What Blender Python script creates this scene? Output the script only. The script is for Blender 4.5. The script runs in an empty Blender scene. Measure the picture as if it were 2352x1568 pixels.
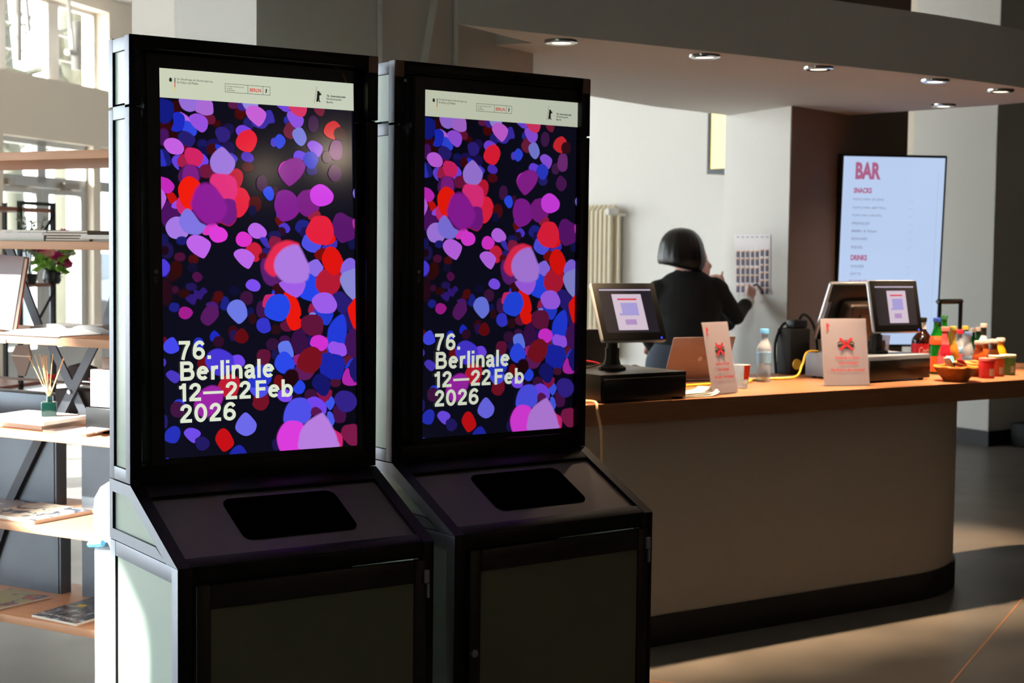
import bpy, bmesh, math, random
from mathutils import Vector, Matrix

# ------------------------------------------------------------------ camera
CAM_H = 1.55
F_PX, YAW, PITCH, ROLL = 3517.1, 0.9751, -0.0593, 0.012
V = Vector
_F = V((math.cos(YAW)*math.cos(PITCH), math.sin(YAW)*math.cos(PITCH), math.sin(PITCH)))
_R0 = V((math.sin(YAW), -math.cos(YAW), 0)); _U0 = _R0.cross(_F)
_R = _R0*math.cos(ROLL) + _U0*math.sin(ROLL); _U = -_R0*math.sin(ROLL) + _U0*math.cos(ROLL)
EYE = V((0, 0, CAM_H))
scene = bpy.context.scene
COL = scene.collection
cd = bpy.data.cameras.new('camera'); cam = bpy.data.objects.new('camera', cd); COL.objects.link(cam)
cd.sensor_width = 36.0; cd.lens = F_PX/2352*36.0; cd.clip_start = 0.05; cd.clip_end = 300
cam.matrix_world = Matrix(((_R.x, _U.x, -_F.x, 0), (_R.y, _U.y, -_F.y, 0), (_R.z, _U.z, -_F.z, CAM_H), (0, 0, 0, 1)))
cd.dof.use_dof = True; cd.dof.focus_distance = 4.05; cd.dof.aperture_fstop = 5.6
scene.camera = cam

# ------------------------------------------------------------------ light
scene.view_settings.view_transform = 'Standard'; scene.view_settings.look = 'None'
scene.view_settings.exposure = 0.0; scene.view_settings.gamma = 1.0
scene.view_settings.use_curve_mapping = False
scene.cycles.transparent_max_bounces = 48
scene.cycles.max_bounces = 10
scene.cycles.diffuse_bounces = 6
scene.cycles.sample_clamp_indirect = 6.0
scene.cycles.use_denoising = True
w = bpy.data.worlds.new('sky'); scene.world = w; w.use_nodes = True
bg = w.node_tree.nodes['Background']; bg.inputs[0].default_value = (0.86, 0.93, 1.0, 1); bg.inputs[1].default_value = 9.6
SUN_DIR = V((-1.0, 0.10, 0.62)).normalized()
sd = bpy.data.lights.new('sun', 'SUN'); sd.energy = 35.0; sd.angle = 0.012; sd.color = (1.0, 0.96, 0.9)
so = bpy.data.objects.new('sun', sd); COL.objects.link(so); so.location = (-20, 3, 20)
so.rotation_euler = SUN_DIR.to_track_quat('Z', 'Y').to_euler()

# ------------------------------------------------------------------ helpers
def ray(px, py): return _F + _R*((px-1176)/F_PX) - _U*((py-784)/F_PX)
def atz(px, py, z):
    d = ray(px, py); return EYE + d*((z-CAM_H)/d.z)
def atp(px, py, o, n):
    d = ray(px, py); return EYE + d*((V(o)-EYE).dot(V(n))/d.dot(V(n)))
def s2l(c):
    c = c/255.0
    return c/12.92 if c <= 0.04045 else ((c+0.055)/1.055)**2.4
def rgb(*c): return tuple(s2l(x) for x in c) + (1.0,)

def mat(name, c, rough=0.5, metal=0.0, var=0.06, scale=14.0, bump=0.0, spec=0.5, stretch=None, trans=0.0, ior=1.45, coat=0.0, emit=0.0):
    m = bpy.data.materials.new(name); m.use_nodes = True
    nt = m.node_tree; b = nt.nodes['Principled BSDF']; L = nt.links
    b.inputs['Roughness'].default_value = rough; b.inputs['Metallic'].default_value = metal
    b.inputs['Specular IOR Level'].default_value = spec; b.inputs['IOR'].default_value = ior
    b.inputs['Transmission Weight'].default_value = trans; b.inputs['Coat Weight'].default_value = coat
    col = rgb(*c)
    tc = nt.nodes.new('ShaderNodeTexCoord'); no = nt.nodes.new('ShaderNodeTexNoise')
    no.inputs['Scale'].default_value = scale; no.inputs['Detail'].default_value = 4
    if stretch:
        mp = nt.nodes.new('ShaderNodeMapping'); mp.inputs['Scale'].default_value = stretch
        L.new(tc.outputs['Object'], mp.inputs[0]); L.new(mp.outputs[0], no.inputs['Vector'])
    else: L.new(tc.outputs['Object'], no.inputs['Vector'])
    mx = nt.nodes.new('ShaderNodeMix'); mx.data_type = 'RGBA'
    mx.inputs[6].default_value = tuple(x*(1-var) for x in col[:3]) + (1,); mx.inputs[7].default_value = tuple(min(1, x*(1+var)) for x in col[:3]) + (1,)
    L.new(no.outputs['Fac'], mx.inputs[0]); L.new(mx.outputs[2], b.inputs['Base Color'])
    if emit:
        L.new(mx.outputs[2], b.inputs['Emission Color']); b.inputs['Emission Strength'].default_value = emit
    if bump:
        bp = nt.nodes.new('ShaderNodeBump'); bp.inputs['Strength'].default_value = bump; bp.inputs['Distance'].default_value = 0.01
        L.new(no.outputs['Fac'], bp.inputs['Height']); L.new(bp.outputs[0], b.inputs['Normal'])
    return m

def through(m, k):
    nt = m.node_tree; p_ = nt.nodes['Principled BSDF']; o_ = nt.nodes['Material Output']; t_ = nt.nodes.new('ShaderNodeBsdfTranslucent'); x_ = nt.nodes.new('ShaderNodeMixShader'); x_.inputs[0].default_value = k
    nt.links.new(p_.inputs['Base Color'].links[0].from_socket, t_.inputs[0]); nt.links.new(p_.outputs[0], x_.inputs[1]); nt.links.new(t_.outputs[0], x_.inputs[2]); nt.links.new(x_.outputs[0], o_.inputs[0])
class MB:
    """collects shapes in one mesh"""
    def __init__(self): self.bm = bmesh.new()
    def poly(self, pts, mi=0):
        try:
            f = self.bm.faces.new([self.bm.verts.new(p) for p in pts]); f.material_index = mi; return f
        except ValueError: return None
    def box(self, c, s, mi=0, M=None):
        M = M or Matrix(); x, y, z = s[0]/2, s[1]/2, s[2]/2
        v = [self.bm.verts.new(M @ (V(c)+V((a*x, b*y, d*z)))) for a in (-1, 1) for b in (-1, 1) for d in (-1, 1)]
        for q in ((0, 1, 3, 2), (4, 6, 7, 5), (0, 4, 5, 1), (2, 3, 7, 6), (0, 2, 6, 4), (1, 5, 7, 3)):
            self.bm.faces.new([v[i] for i in q]).material_index = mi
        return self
    def rbox(self, c, s, r=0.004, mi=0, M=None, seg=2):
        """box with rounded edges"""
        b2 = bmesh.new(); bmesh.ops.create_cube(b2, size=1.0)
        for v in b2.verts: v.co = V((v.co.x*s[0], v.co.y*s[1], v.co.z*s[2]))
        bmesh.ops.bevel(b2, geom=list(b2.edges), offset=min(r, min(s)*0.45), segments=seg, affect='EDGES', profile=0.5)
        self.absorb(b2, Matrix.Translation(V(c)) if M is None else M @ Matrix.Translation(V(c)), mi); return self
    def absorb(self, b2, M=None, mi=0):
        mp = {}
        for v in b2.verts: mp[v] = self.bm.verts.new((M @ v.co) if M else v.co)
        for f in b2.faces:
            try: self.bm.faces.new([mp[v] for v in f.verts]).material_index = mi
            except ValueError: pass
        b2.free()
    def prism(self, pts, z0, z1, mi=0, M=None, side=None, bot=None):
        """pts: 2d ccw outline"""
        M = M or Matrix(); side = mi if side is None else side; bot = mi if bot is None else bot
        lo = [self.bm.verts.new(M @ V((p[0], p[1], z0))) for p in pts]; hi = [self.bm.verts.new(M @ V((p[0], p[1], z1))) for p in pts]
        self.bm.faces.new(hi).material_index = mi; self.bm.faces.new(lo[::-1]).material_index = bot
        n = len(pts)
        for i in range(n): self.bm.faces.new((lo[i], lo[(i+1) % n], hi[(i+1) % n], hi[i])).material_index = side
        return self
    def lathe(self, prof, c=(0, 0, 0), n=20, mi=0, M=None, sx=1.0, sy=1.0):
        """prof: list of (r,z) or (r,z,mat)"""
        M = M or Matrix(); rings = []
        for p in prof:
            r = max(p[0], 1e-5)
            rings.append([self.bm.verts.new(M @ (V(c)+V((r*sx*math.cos(6.28318530718*k/n), r*sy*math.sin(6.28318530718*k/n), p[1])))) for k in range(n)])
        for i in range(len(rings)-1):
            m_ = prof[i][2] if len(prof[i]) > 2 else mi
            for k in range(n): self.bm.faces.new((rings[i][k], rings[i][(k+1) % n], rings[i+1][(k+1) % n], rings[i+1][k])).material_index = m_
        self.bm.faces.new(rings[0][::-1]).material_index = prof[0][2] if len(prof[0]) > 2 else mi
        self.bm.faces.new(rings[-1]).material_index = prof[-2][2] if len(prof[-2]) > 2 else mi
        return self
    def tube(self, pts, r, n=8, mi=0, cap=True):
        pts = [V(p) for p in pts]; rings = []
        rr = r if isinstance(r, (list, tuple)) else [r]*len(pts)
        up = V((0, 0, 1))
        for i, p in enumerate(pts):
            t = (pts[min(i+1, len(pts)-1)]-pts[max(i-1, 0)])
            t = t.normalized() if t.length > 1e-9 else V((0, 0, 1))
            a = up if abs(t.dot(up)) < 0.95 else V((1, 0, 0))
            x = t.cross(a).normalized(); y = x.cross(t)
            if i and x.dot(px) < 0: x, y = -x, -y
            px = x
            rings.append([self.bm.verts.new(p + (x*math.cos(6.28318530718*k/n)+y*math.sin(6.28318530718*k/n))*rr[i]) for k in range(n)])
        for i in range(len(rings)-1):
            for k in range(n): self.bm.faces.new((rings[i][k], rings[i][(k+1) % n], rings[i+1][(k+1) % n], rings[i+1][k])).material_index = mi
        if cap: self.bm.faces.new(rings[0][::-1]).material_index = mi; self.bm.faces.new(rings[-1]).material_index = mi
        return self
    def build(self, name, mats, parent=None, smooth=False, normals=True):
        if normals: bmesh.ops.recalc_face_normals(self.bm, faces=self.bm.faces)
        me = bpy.data.meshes.new(name); self.bm.to_mesh(me); self.bm.free()
        for m in (mats if isinstance(mats, (list, tuple)) else [mats]): me.materials.append(m)
        if smooth:
            for p in me.polygons: p.use_smooth = True
            try: me.set_sharp_from_angle(angle=math.radians(40 if smooth is True else smooth))
            except Exception: pass
        o = bpy.data.objects.new(name, me); COL.objects.link(o)
        if parent: o.parent = parent
        return o

def tag(o, label, cat, group=None, kind=None):
    o['label'] = label; o['category'] = cat
    if group: o['group'] = group
    if kind: o['kind'] = kind
    return o
def thing(name, label, cat, loc=(0, 0, 0), rz=0.0, group=None):
    o = bpy.data.objects.new(name, None); COL.objects.link(o); o.empty_display_size = 0.1
    o.location = loc; o.rotation_euler = (0, 0, rz); return tag(o, label, cat, group)
def struct(o): o['kind'] = 'structure'; return o
def rot(ax, a): return Matrix.Rotation(a, 4, ax)
def T(x, y, z): return Matrix.Translation(V((x, y, z)))
def spline(pts, n=10, closed=False):
    """Catmull-Rom through the points"""
    P = [V(p) for p in pts]; out = []; m = len(P)
    for i in range(m if closed else m-1):
        if closed: a, b, c, d = P[(i-1) % m], P[i], P[(i+1) % m], P[(i+2) % m]
        else: a, b, c, d = P[max(i-1, 0)], P[i], P[i+1], P[min(i+2, m-1)]
        for k in range(n):
            t = k/n; out.append(0.5*((2*b)+(c-a)*t+(2*a-5*b+4*c-d)*t*t+(3*b-3*c+d-a)*t*t*t))
    if not closed: out.append(P[-1])
    return out
def text_mesh(s, h=None, w=None, bold=0.0, align='LEFT', shear=0.0):
    """flat text mesh (bmesh), origin at bottom-left of its bounds, scaled to cap box w x h"""
    c = bpy.data.curves.new('lettering', 'FONT'); c.body = s; c.offset = bold; c.resolution_u = 3; c.shear = shear; c.align_x = align
    o = bpy.data.objects.new('lettering', c); COL.objects.link(o)
    bpy.context.view_layer.update()
    me = bpy.data.meshes.new_from_object(o.evaluated_get(bpy.context.evaluated_depsgraph_get()))
    bpy.data.objects.remove(o); bpy.data.curves.remove(c)
    b = bmesh.new(); b.from_mesh(me); bpy.data.meshes.remove(me)
    xs = [v.co.x for v in b.verts]; ys = [v.co.y for v in b.verts]
    x0, x1, y0, y1 = min(xs), max(xs), min(ys), max(ys)
    sy = h/(y1-y0) if h else w/(x1-x0); sx = w/(x1-x0) if w else sy
    for v in b.verts: v.co = V(((v.co.x-x0)*sx, (v.co.y-y0)*sy, 0))
    return b

# ------------------------------------------------------------------ materials
M = {}
M['paint'] = mat('pale_wall_paint', (214, 211, 206), 0.85, var=0.02, scale=30, bump=0.05)
M['paint_warm'] = mat('warm_wall_paint', (228, 216, 200), 0.85, var=0.02, scale=30, bump=0.05)
M['paint_shaded'] = mat('shaded_wall_paint', (128, 110, 100), 0.8, var=0.03, scale=20, bump=0.05)  # wall tone darkened to hold the shade on the bar pier front
M['paint_brown'] = mat('dark_brown_wall_paint', (96, 80, 72), 0.8, var=0.03, scale=20)
M['ceiling'] = mat('ceiling_paint', (200, 196, 190), 0.9, var=0.02)
M['black_skirt'] = mat('black_skirting_paint', (14, 14, 13), 0.5, var=0.2)
M['alu'] = mat('brushed_aluminium', (142, 146, 155), 0.52, 0.7, var=0.05, scale=60, stretch=(1, 1, 0.05))
M['dark_alu'] = mat('bronzed_aluminium', (58, 54, 50), 0.42, 0.9, var=0.15, scale=40)
M['shaded_frost'] = mat('shaded_frosted_panel', (96, 98, 74), 0.3, var=0.015, scale=6)  # frosted glass with the shade of the kiosk front put into its colour
M['frost'] = mat('frosted_green_glass', (196, 212, 201), 0.28, var=0.01, scale=6, spec=0.5)
through(M['frost'], .25)
M['black'] = mat('black_plastic', (10, 10, 10), 0.35, var=0.1)
M['black_matt'] = mat('matt_black_plastic', (9, 9, 9), 0.7, var=0.1)
M['silver'] = mat('silver_plastic', (190, 192, 196), 0.3, 0.6, var=0.03)
M['grey_print'] = mat('grey_print', (120, 120, 120), 0.6)
# ------------------------------------------------------------------ the setting
def floor_mat():
    m = mat('polished_concrete', (108, 103, 98), 0.32, var=0.35, scale=2.2, bump=0.0, spec=0.4)
    nt = m.node_tree; b = nt.nodes['Principled BSDF']
    n2 = nt.nodes.new('ShaderNodeTexNoise'); n2.inputs['Scale'].default_value = 90; n2.inputs['Detail'].default_value = 3
    mr = nt.nodes.new('ShaderNodeMapRange'); mr.inputs[3].default_value = 0.25; mr.inputs[4].default_value = 0.5
    nt.links.new(n2.outputs['Fac'], mr.inputs[0]); nt.links.new(mr.outputs[0], b.inputs['Roughness'])
    old = b.inputs['Base Color'].links[0].from_socket
    mx = nt.nodes.new('ShaderNodeMix'); mx.data_type = 'RGBA'; mx.blend_type = 'MULTIPLY'; mx.inputs[0].default_value = 0.6
    cr = nt.nodes.new('ShaderNodeMapRange'); cr.inputs[3].default_value = 0.55; cr.inputs[4].default_value = 1.3
    nt.links.new(n2.outputs['Fac'], cr.inputs[0]); nt.links.new(old, mx.inputs[6]); nt.links.new(cr.outputs[0], mx.inputs[7]); nt.links.new(mx.outputs[2], b.inputs['Base Color'])
    return m
M['floor'] = floor_mat()
# facade: oblique window wall on the left; fu along it, inward normal fn
FA = V((4.45, 15.75, 0)); fh = math.radians(41.4)
FU = V((math.cos(fh), math.sin(fh), 0)); FN = V((math.sin(fh), -math.cos(fh), 0))
MF = Matrix(((FU.x, FN.x, 0, FA.x), (FU.y, FN.y, 0, FA.y), (0, 0, 1, 0), (0, 0, 0, 1)))   # local (u, inward, z)
ROOM_H = 7.0
def room_corner(u): return FA + FU*u
cA, cB = room_corner(-27), room_corner(9.0)
floor_pts = [(cA.x, cA.y), (-13, -14), (15, -14), (17, 10), (14, 20), (cB.x, cB.y)]
b = MB(); b.prism(floor_pts, -0.12, 0.0); struct(b.build('floor', M['floor']))
b = MB(); b.prism(floor_pts, ROOM_H, ROOM_H+0.2); struct(b.build('ceiling', M['ceiling']))
def wall_seg(name, p, q, m, h=ROOM_H, t=0.25, skirt=True):
    p, q = V((p[0], p[1], 0)), V((q[0], q[1], 0)); d = (q-p).normalized(); n = V((d.y, -d.x, 0)); b = MB()
    b.prism([(p.x, p.y), (q.x, q.y), ((q+n*t).x, (q+n*t).y), ((p+n*t).x, (p+n*t).y)], 0, h)
    return struct(b.build(name, m))
wall_seg('wall_behind', floor_pts[0], floor_pts[1], M['paint_brown'])
wall_seg('wall_back', floor_pts[1], floor_pts[2], M['paint_brown'])
wall_seg('wall_right', floor_pts[2], floor_pts[3], M['paint_brown'])
_p, _q = V((17, 10, 0)), V((14, 20, 0)); _d = (_q-_p).normalized(); MW_ = Matrix(((_d.x, -_d.y, 0, _p.x), (_d.y, _d.x, 0, _p.y), (0, 0, 1, 0), (0, 0, 0, 1)))   # local (along, inward, z)
b = MB()
for (a0, a1, z0, z1) in ((0, 2, 0, ROOM_H), (6.2, 10.45, 0, ROOM_H), (2, 6.2, 0, 1.0), (2, 6.2, 3.6, ROOM_H)): b.box(((a0+a1)/2, -.13, (z0+z1)/2), (a1-a0, .25, z1-z0), M=MW_)  # opening made for the added window
struct(b.build('wall_far', M['paint_brown']))
wall_seg('wall_end', floor_pts[4], floor_pts[5], M['paint_brown'])

# window wall with openings
OPEN = [(-5.05, 2.12, 3.31, 4.19), (0.0, 1.76, 0.0, 2.66), (1.93, 3.2, 0.0, 2.66)]
TALL = [(-8.2-3.0*k, -5.5-3.0*k, 0.4, 3.75) for k in range(4)] + [(-4.6, -1.1, 0.4, 2.9), (-16.95, -14.3, 5.62, 6.68)]
OPEN += TALL
b = MB(); us = sorted({-27, 9.0} | {o[0] for o in OPEN} | {o[1] for o in OPEN}); zs = sorted({0, ROOM_H} | {o[2] for o in OPEN} | {o[3] for o in OPEN})
for i in range(len(us)-1):
    for j in range(len(zs)-1):
        um, zm = (us[i]+us[i+1])/2, (zs[j]+zs[j+1])/2
        if any(o[0] < um < o[1] and o[2] < zm < o[3] for o in OPEN): continue
        b.box((um, -0.17, zm), (us[i+1]-us[i], 0.34, zs[j+1]-zs[j]), M=MF)
struct(b.build('wall_left', M['paint_warm']))
def glass_mat():
    m = bpy.data.materials.new('window_glass'); m.use_nodes = True; nt = m.node_tree; nt.nodes.clear()
    o = nt.nodes.new('ShaderNodeOutputMaterial'); t = nt.nodes.new('ShaderNodeBsdfTransparent'); g = nt.nodes.new('ShaderNodeBsdfGlossy'); mx = nt.nodes.new('ShaderNodeMixShader')
    t.inputs[0].default_value = (0.96, 0.98, 0.97, 1); g.inputs[1].default_value = 0.02; mx.inputs[0].default_value = 0.04
    nt.links.new(t.outputs[0], mx.inputs[1]); nt.links.new(g.outputs[0], mx.inputs[2]); nt.links.new(mx.outputs[0], o.inputs[0]); return m
M['glass'] = glass_mat()
M['win_frame'] = mat('white_window_frame', (196, 192, 188), 0.5, var=0.03)
M['door_frame'] = mat('grey_white_door_frame', (178, 178, 176), 0.45, var=0.03)
M['closer'] = mat('grey_metal_closer', (150, 140, 128), 0.4, 0.6)
# clerestory
b = MB()
for (u0, u1) in ((-5.05, -4.9), (-3.6, -3.35), (-2.3, -2.05), (-1.03, -0.85), (0.09, 0.31), (1.11, 1.33), (2.06, 2.12)):
    b.box(((u0+u1)/2, -0.2, 3.75), (u1-u0, 0.07, 0.88), M=MF)
for z in (3.58, 3.85): b.box((-1.46, -0.2, z), (7.1, 0.03, 0.016), M=MF)
b.box((-1.46, -0.2, 4.17), (7.1, 0.07, 0.05), M=MF); b.box((-1.46, -0.2, 3.325), (7.1, 0.07, 0.03), M=MF)
w1 = struct(b.build('window_1', M['win_frame']))
b = MB(); b.box((-1.46, -0.23, 3.75), (7.1, 0.008, 0.86), M=MF); b.build('window_pane', M['glass'], w1)
b = MB()   # opener rods and casings on the mullions
for u, zt in ((0.2, 4.0), (1.26, 4.0)):
    pass
p = lambda u, i, z: MF @ V((u, i, z))
b.tube([p(0.23, 0.02, 4.06), p(0.23, 0.02, 3.42)], 0.045, 10); b.tube([p(1.38, 0.02, 3.98), p(1.38, 0.02, 3.46)], 0.05, 10)
b.tube([p(0.36, 0.03, 4.25), p(0.44, 0.03, 3.75), p(0.36, 0.03, 3.72)], 0.018, 6); b.tube([p(1.19, 0.03, 4.25), p(1.27, 0.03, 3.66)], 0.024, 6); b.tube([p(1.17, 0.03, 3.63), p(1.33, 0.03, 3.63)], 0.035, 8)
b.build('window_opener', M['win_frame'], w1, smooth=True)
# doors: pair of glazed leaves with transom lights
b = MB(); y = -0.12
for (u0, u1, z0, z1) in ((0, 0.02, 0, 2.66), (0.75, 0.92, 2.2, 2.66), (1.73, 1.96, 0, 2.66), (0, 1.96, 2.6, 2.66), (0, 1.96, 2.16, 2.275)):
    b.box(((u0+u1)/2, y, (z0+z1)/2), (u1-u0, 0.08, z1-z0), M=MF)
d1 = struct(b.build('door_1', M['door_frame']))
b = MB(); b.box((0.98, y, 2.44), (1.9, 0.01, 0.32), M=MF); b.build('transom_pane', M['glass'], d1)
for (u0, u1) in ((0.02, 0.84), (0.85, 1.73)):
    b = MB(); g0, g1 = (0.05, 0.72) if u0 < 0.5 else (0.98, 1.62)
    for (a0, a1, z0, z1) in ((u0, g0, 0.02, 2.155), (g1, u1, 0.02, 2.155), (g0, g1, 0.02, 0.45), (g0, g1, 2.09, 2.155)):
        b.box(((a0+a1)/2, y+0.01, (z0+z1)/2), (a1-a0, 0.06, z1-z0), M=MF)
    lf = b.build('door_leaf', M['door_frame'], d1)
    b = MB(); b.box(((g0+g1)/2, y, 1.25), (g1-g0, 0.012, 1.7), M=MF); b.build('door_pane', M['glass'], lf)
    b = MB(); u = u0+0.12 if u0 < 0.5 else u1-0.42
    b.box((u, y+0.09, 2.19), (0.11 if u0 < 0.5 else 0.3, 0.06, 0.07), M=MF); b.tube([p(u, y+0.1, 2.15), p(u0+0.38 if u0 < 0.5 else u0+0.26, y+0.12, 2.145), p(u0+0.62 if u0 < 0.5 else u0+0.22, y+0.1, 2.13)], 0.012, 6)
    b.build('door_closer', M['closer'], lf)
b = MB()
for (u0, u1, z0, z1) in ((1.96, 2.05, 0, 2.66), (3.1, 3.2, 0, 2.66), (2.05, 3.1, 2.16, 2.28), (2.05, 3.1, 0, 0.5), (2.05, 3.1, 2.58, 2.66)):
    b.box(((u0+u1)/2, y, (z0+z1)/2), (u1-u0, 0.08, z1-z0), M=MF)
w2 = struct(b.build('window_2', M['door_frame'])); b = MB(); b.box((2.57, y, 1.5), (1.06, 0.01, 2.3), M=MF); b.build('window_pane', M['glass'], w2)
for k, (u0, u1, za, zb) in enumerate(TALL):   # tall windows further along the same wall
    b = MB()
    for (a0, a1, z0, z1) in ((u0, u0+0.07, za, zb), (u1-0.07, u1, za, zb), (u0, u1, za, za+.03), (u0, u1, zb-.03, zb)) + (((u0, u1, 2.3, 2.36), ((u0+u1)/2-0.03, (u0+u1)/2+0.03, za, zb)) if za < 1 else ()):
        b.box(((a0+a1)/2, -0.2, (z0+z1)/2), (a1-a0, 0.06, z1-z0), M=MF)
    wn = struct(b.build('window_%d' % (k+3), M['win_frame'])); b = MB(); b.box(((u0+u1)/2, -0.2, (za+zb)/2), (u1-u0, 0.008, zb-za-.02), M=MF); b.build('window_pane', M['glass'], wn)
b = MB()
for a in (2.03, 4.1, 6.17): b.box((a, -.15, 2.3), (.06, .06, 2.6), M=MW_)
for z in (1.03, 3.57): b.box((4.1, -.15, z), (4.2, .06, .06), M=MW_)
wn = struct(b.build('window_9', M['win_frame'])); b = MB(); b.box((4.1, -.15, 2.3), (4.1, .008, 2.5), M=MW_); b.build('window_pane', M['glass'], wn)  # unseen window added to brighten the window wall opposite
for (u0, u1, z0, z1, MM, ii) in [o+(MF, -.30) for o in OPEN] + [(2, 6.2, 1.0, 3.6, MW_, -.22)]:   # portals: guide the sky light, give none themselves
    ld = bpy.data.lights.new('window_portal', 'AREA'); ld.shape = 'RECTANGLE'; ld.size = u1-u0; ld.size_y = z1-z0; ld.cycles.is_portal = True
    lo = bpy.data.objects.new('window_portal', ld); COL.objects.link(lo)
    lo.matrix_world = MM @ Matrix(((1, 0, 0, (u0+u1)/2), (0, 0, -1, ii), (0, 1, 0, (z0+z1)/2), (0, 0, 0, 1)))
# slim return wall left of the door, ceiling strip over the clerestory
b = MB(); b.box((1.2, 0.35, 4.62), (9, 0.7, 0.55), M=MF); struct(b.build('trim_2', M['paint']))

# pier behind the kiosks
P1L, P1R = V((2.050, 4.474, 0)), V((3.590, 5.166, 0)); P1N = V((-0.41, 0.912, 0))
def pier(name, pts, m, z1=ROOM_H, z0=0.0):
    b = MB(); b.prism(pts, z0, z1); return struct(b.build(name, m))
q = [P1L, P1R, P1R+P1N*0.35, P1L+P1N*0.35]
pier('wall_pier', [(v.x, v.y) for v in q], M['paint'])
P1D = (P1R-P1L).normalized()
_a, _b = V((2.31, 5.67, 0)), V((2.187, 5.944, 0)); pier('wall_stub', [(v.x, v.y) for v in (_a, _a+P1D*1.1, _b+P1D*1.1, _b)], M['paint'])
def p1(px, py, off=0.0): return atp(px, py, P1L-P1N*off, P1N)
b = MB()
for px in (868, 1043):
    a = p1(px, 0); b.tube([V((a.x, a.y, 0))-P1N*0.012, V((a.x, a.y, ROOM_H))-P1N*0.012], 0.012, 8)
b.tube([p1(1005, -60, 0.008), p1(998, 10, 0.008), p1(985, 90, 0.008), p1(975, 150, 0.008), p1(960, 260, .008)], 0.018, 8)
struct(b.build('trim_3', M['paint'], smooth=True))
# bar pier with the calendar sheet
P2C = V((5.928, 6.077, 0)); P2E = V((math.cos(math.radians(77.6)), math.sin(math.radians(77.6)), 0)); P2F = V((math.cos(math.radians(16)), math.sin(math.radians(16)), 0))
P2B = P2C + P2E*0.713; P2R = P2C+P2F*1.42
pier('wall_bar_pier', [(v.x, v.y) for v in (P2C, P2R, P2R+V((-.1, .9, 0)), P2B)], M['paint'])
b = MB(); _u, _v = P2C+P2F*.004, P2R-P2F*.004; _w = V((P2F.y, -P2F.x, 0)); b.prism([tuple((p_))[:2] for p_ in (_u+_w*.006, _v+_w*.006, _v+_w*.0005, _u+_w*.0005)], 0, ROOM_H); struct(b.build('trim_shade', M['paint_shaded']))  # sheet laid over the pier front, its colour standing in for shade
# back wall with the radiator, wall strip between the piers, right pier and dark wall
wall_seg('wall_radiator', (6.5, 6.95), (6.5, 9.75), M['paint'], t=0.2)
P3C = V((10.25, 8.15, 0))
pier('wall_right_pier', [(v.x, v.y) for v in (P3C, P3C+V((.9, 0, 0)), P3C+V((.9, 1.2, 0)), P3C+V((0.15, 1.0, 0)))], M['paint'])
wall_seg('wall_dark', (P3C.x+0.91, P3C.y+.01), (16.2, 8.16), M['paint_brown'], t=-0.2)
wall_seg('wall_passage', (11.6, 9.2), (11.0, 13.5), M['paint_warm'], t=-.2)
b = MB(); b.box((P3C.x+2.9, P3C.y-0.03, 0.06), (5.9, 0.03, 0.12)); b.box((P3C.x-.012, P3C.y+.5, .06), (.03, 1.05, .12)); struct(b.build('baseboard_right', M['black_skirt']))

# canopy over the bar: flat soffit with rounded end and a deep fascia
SOF = 2.35
near = [(2.91, 4.66), (3.4, 4.67), (4.0, 4.66), (4.7, 4.66), (5.3, 4.655), (5.8, 4.68), (6.2, 4.74)]
tip = [(6.55, 4.88), (6.68, 5.08), (6.70, 5.3), (6.66, 5.62), (6.62, 5.95)]
far = [(6.5, 6.4), (6.15, 6.75), (5.4, 6.6), (4.8, 6.38), (4.2, 6.1), (3.15, 5.4), (3.4, 4.9)]
can = [(a.x, a.y) for a in spline([V((x, y, 0)) for x, y in near+tip+far[:2]], 5)] + far[2:]
b = MB(); b.prism(can, SOF, SOF+0.27); cn = thing('bar_canopy', 'wide taupe canopy with rounded end hanging over the bar counter', 'canopy', (4.8, 5.4, SOF))
o = b.build('slab', M['paint'], cn); o.location = (-4.8, -5.4, -SOF)
# ------------------------------------------------------------------ the picture on the kiosk screens
SW_, SH_ = 0.585, 1.040
KL = (V((1.4177, 3.8779, 0)), 0.0); KR = (V((2.2266, 3.9086, 0)), 0.0461)
def kframe(k): return T(*k[0]) @ rot('Z', k[1])
def mon_frame(sx, sz, rb, rt, q):
    ex = V((SW_, q, 0)).normalized(); ez = V((0, rt-rb, SH_)).normalized(); ez = (ez - ex*ez.dot(ex)).normalized(); ey = ez.cross(ex)
    return Matrix(((ex.x, ey.x, ez.x, sx), (ex.y, ey.y, ez.y, rb), (ex.z, ey.z, ez.z, sz), (0, 0, 0, 1)))
MON_L = mon_frame(0.0981, 0.9826, 0.0121, 0.0481, 0.0062); MON_R = mon_frame(0.1198, 0.983, 0.0286, 0.0286, 0.0)
_W = kframe(KL) @ MON_L; _Wi = _W.inverted(); _o = _W.translation; _n = _W.to_3x3() @ V((0, 1, 0))
def uv(px, py):
    p = _Wi @ atp(px, py, _o, _n); return (p.x, p.z)
TILE = {1: (360, 220), 2: (580, 220), 3: (360, 430), 4: (580, 430), 5: (360, 640), 6: (580, 640), 7: (360, 830), 8: (580, 830)}
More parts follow.
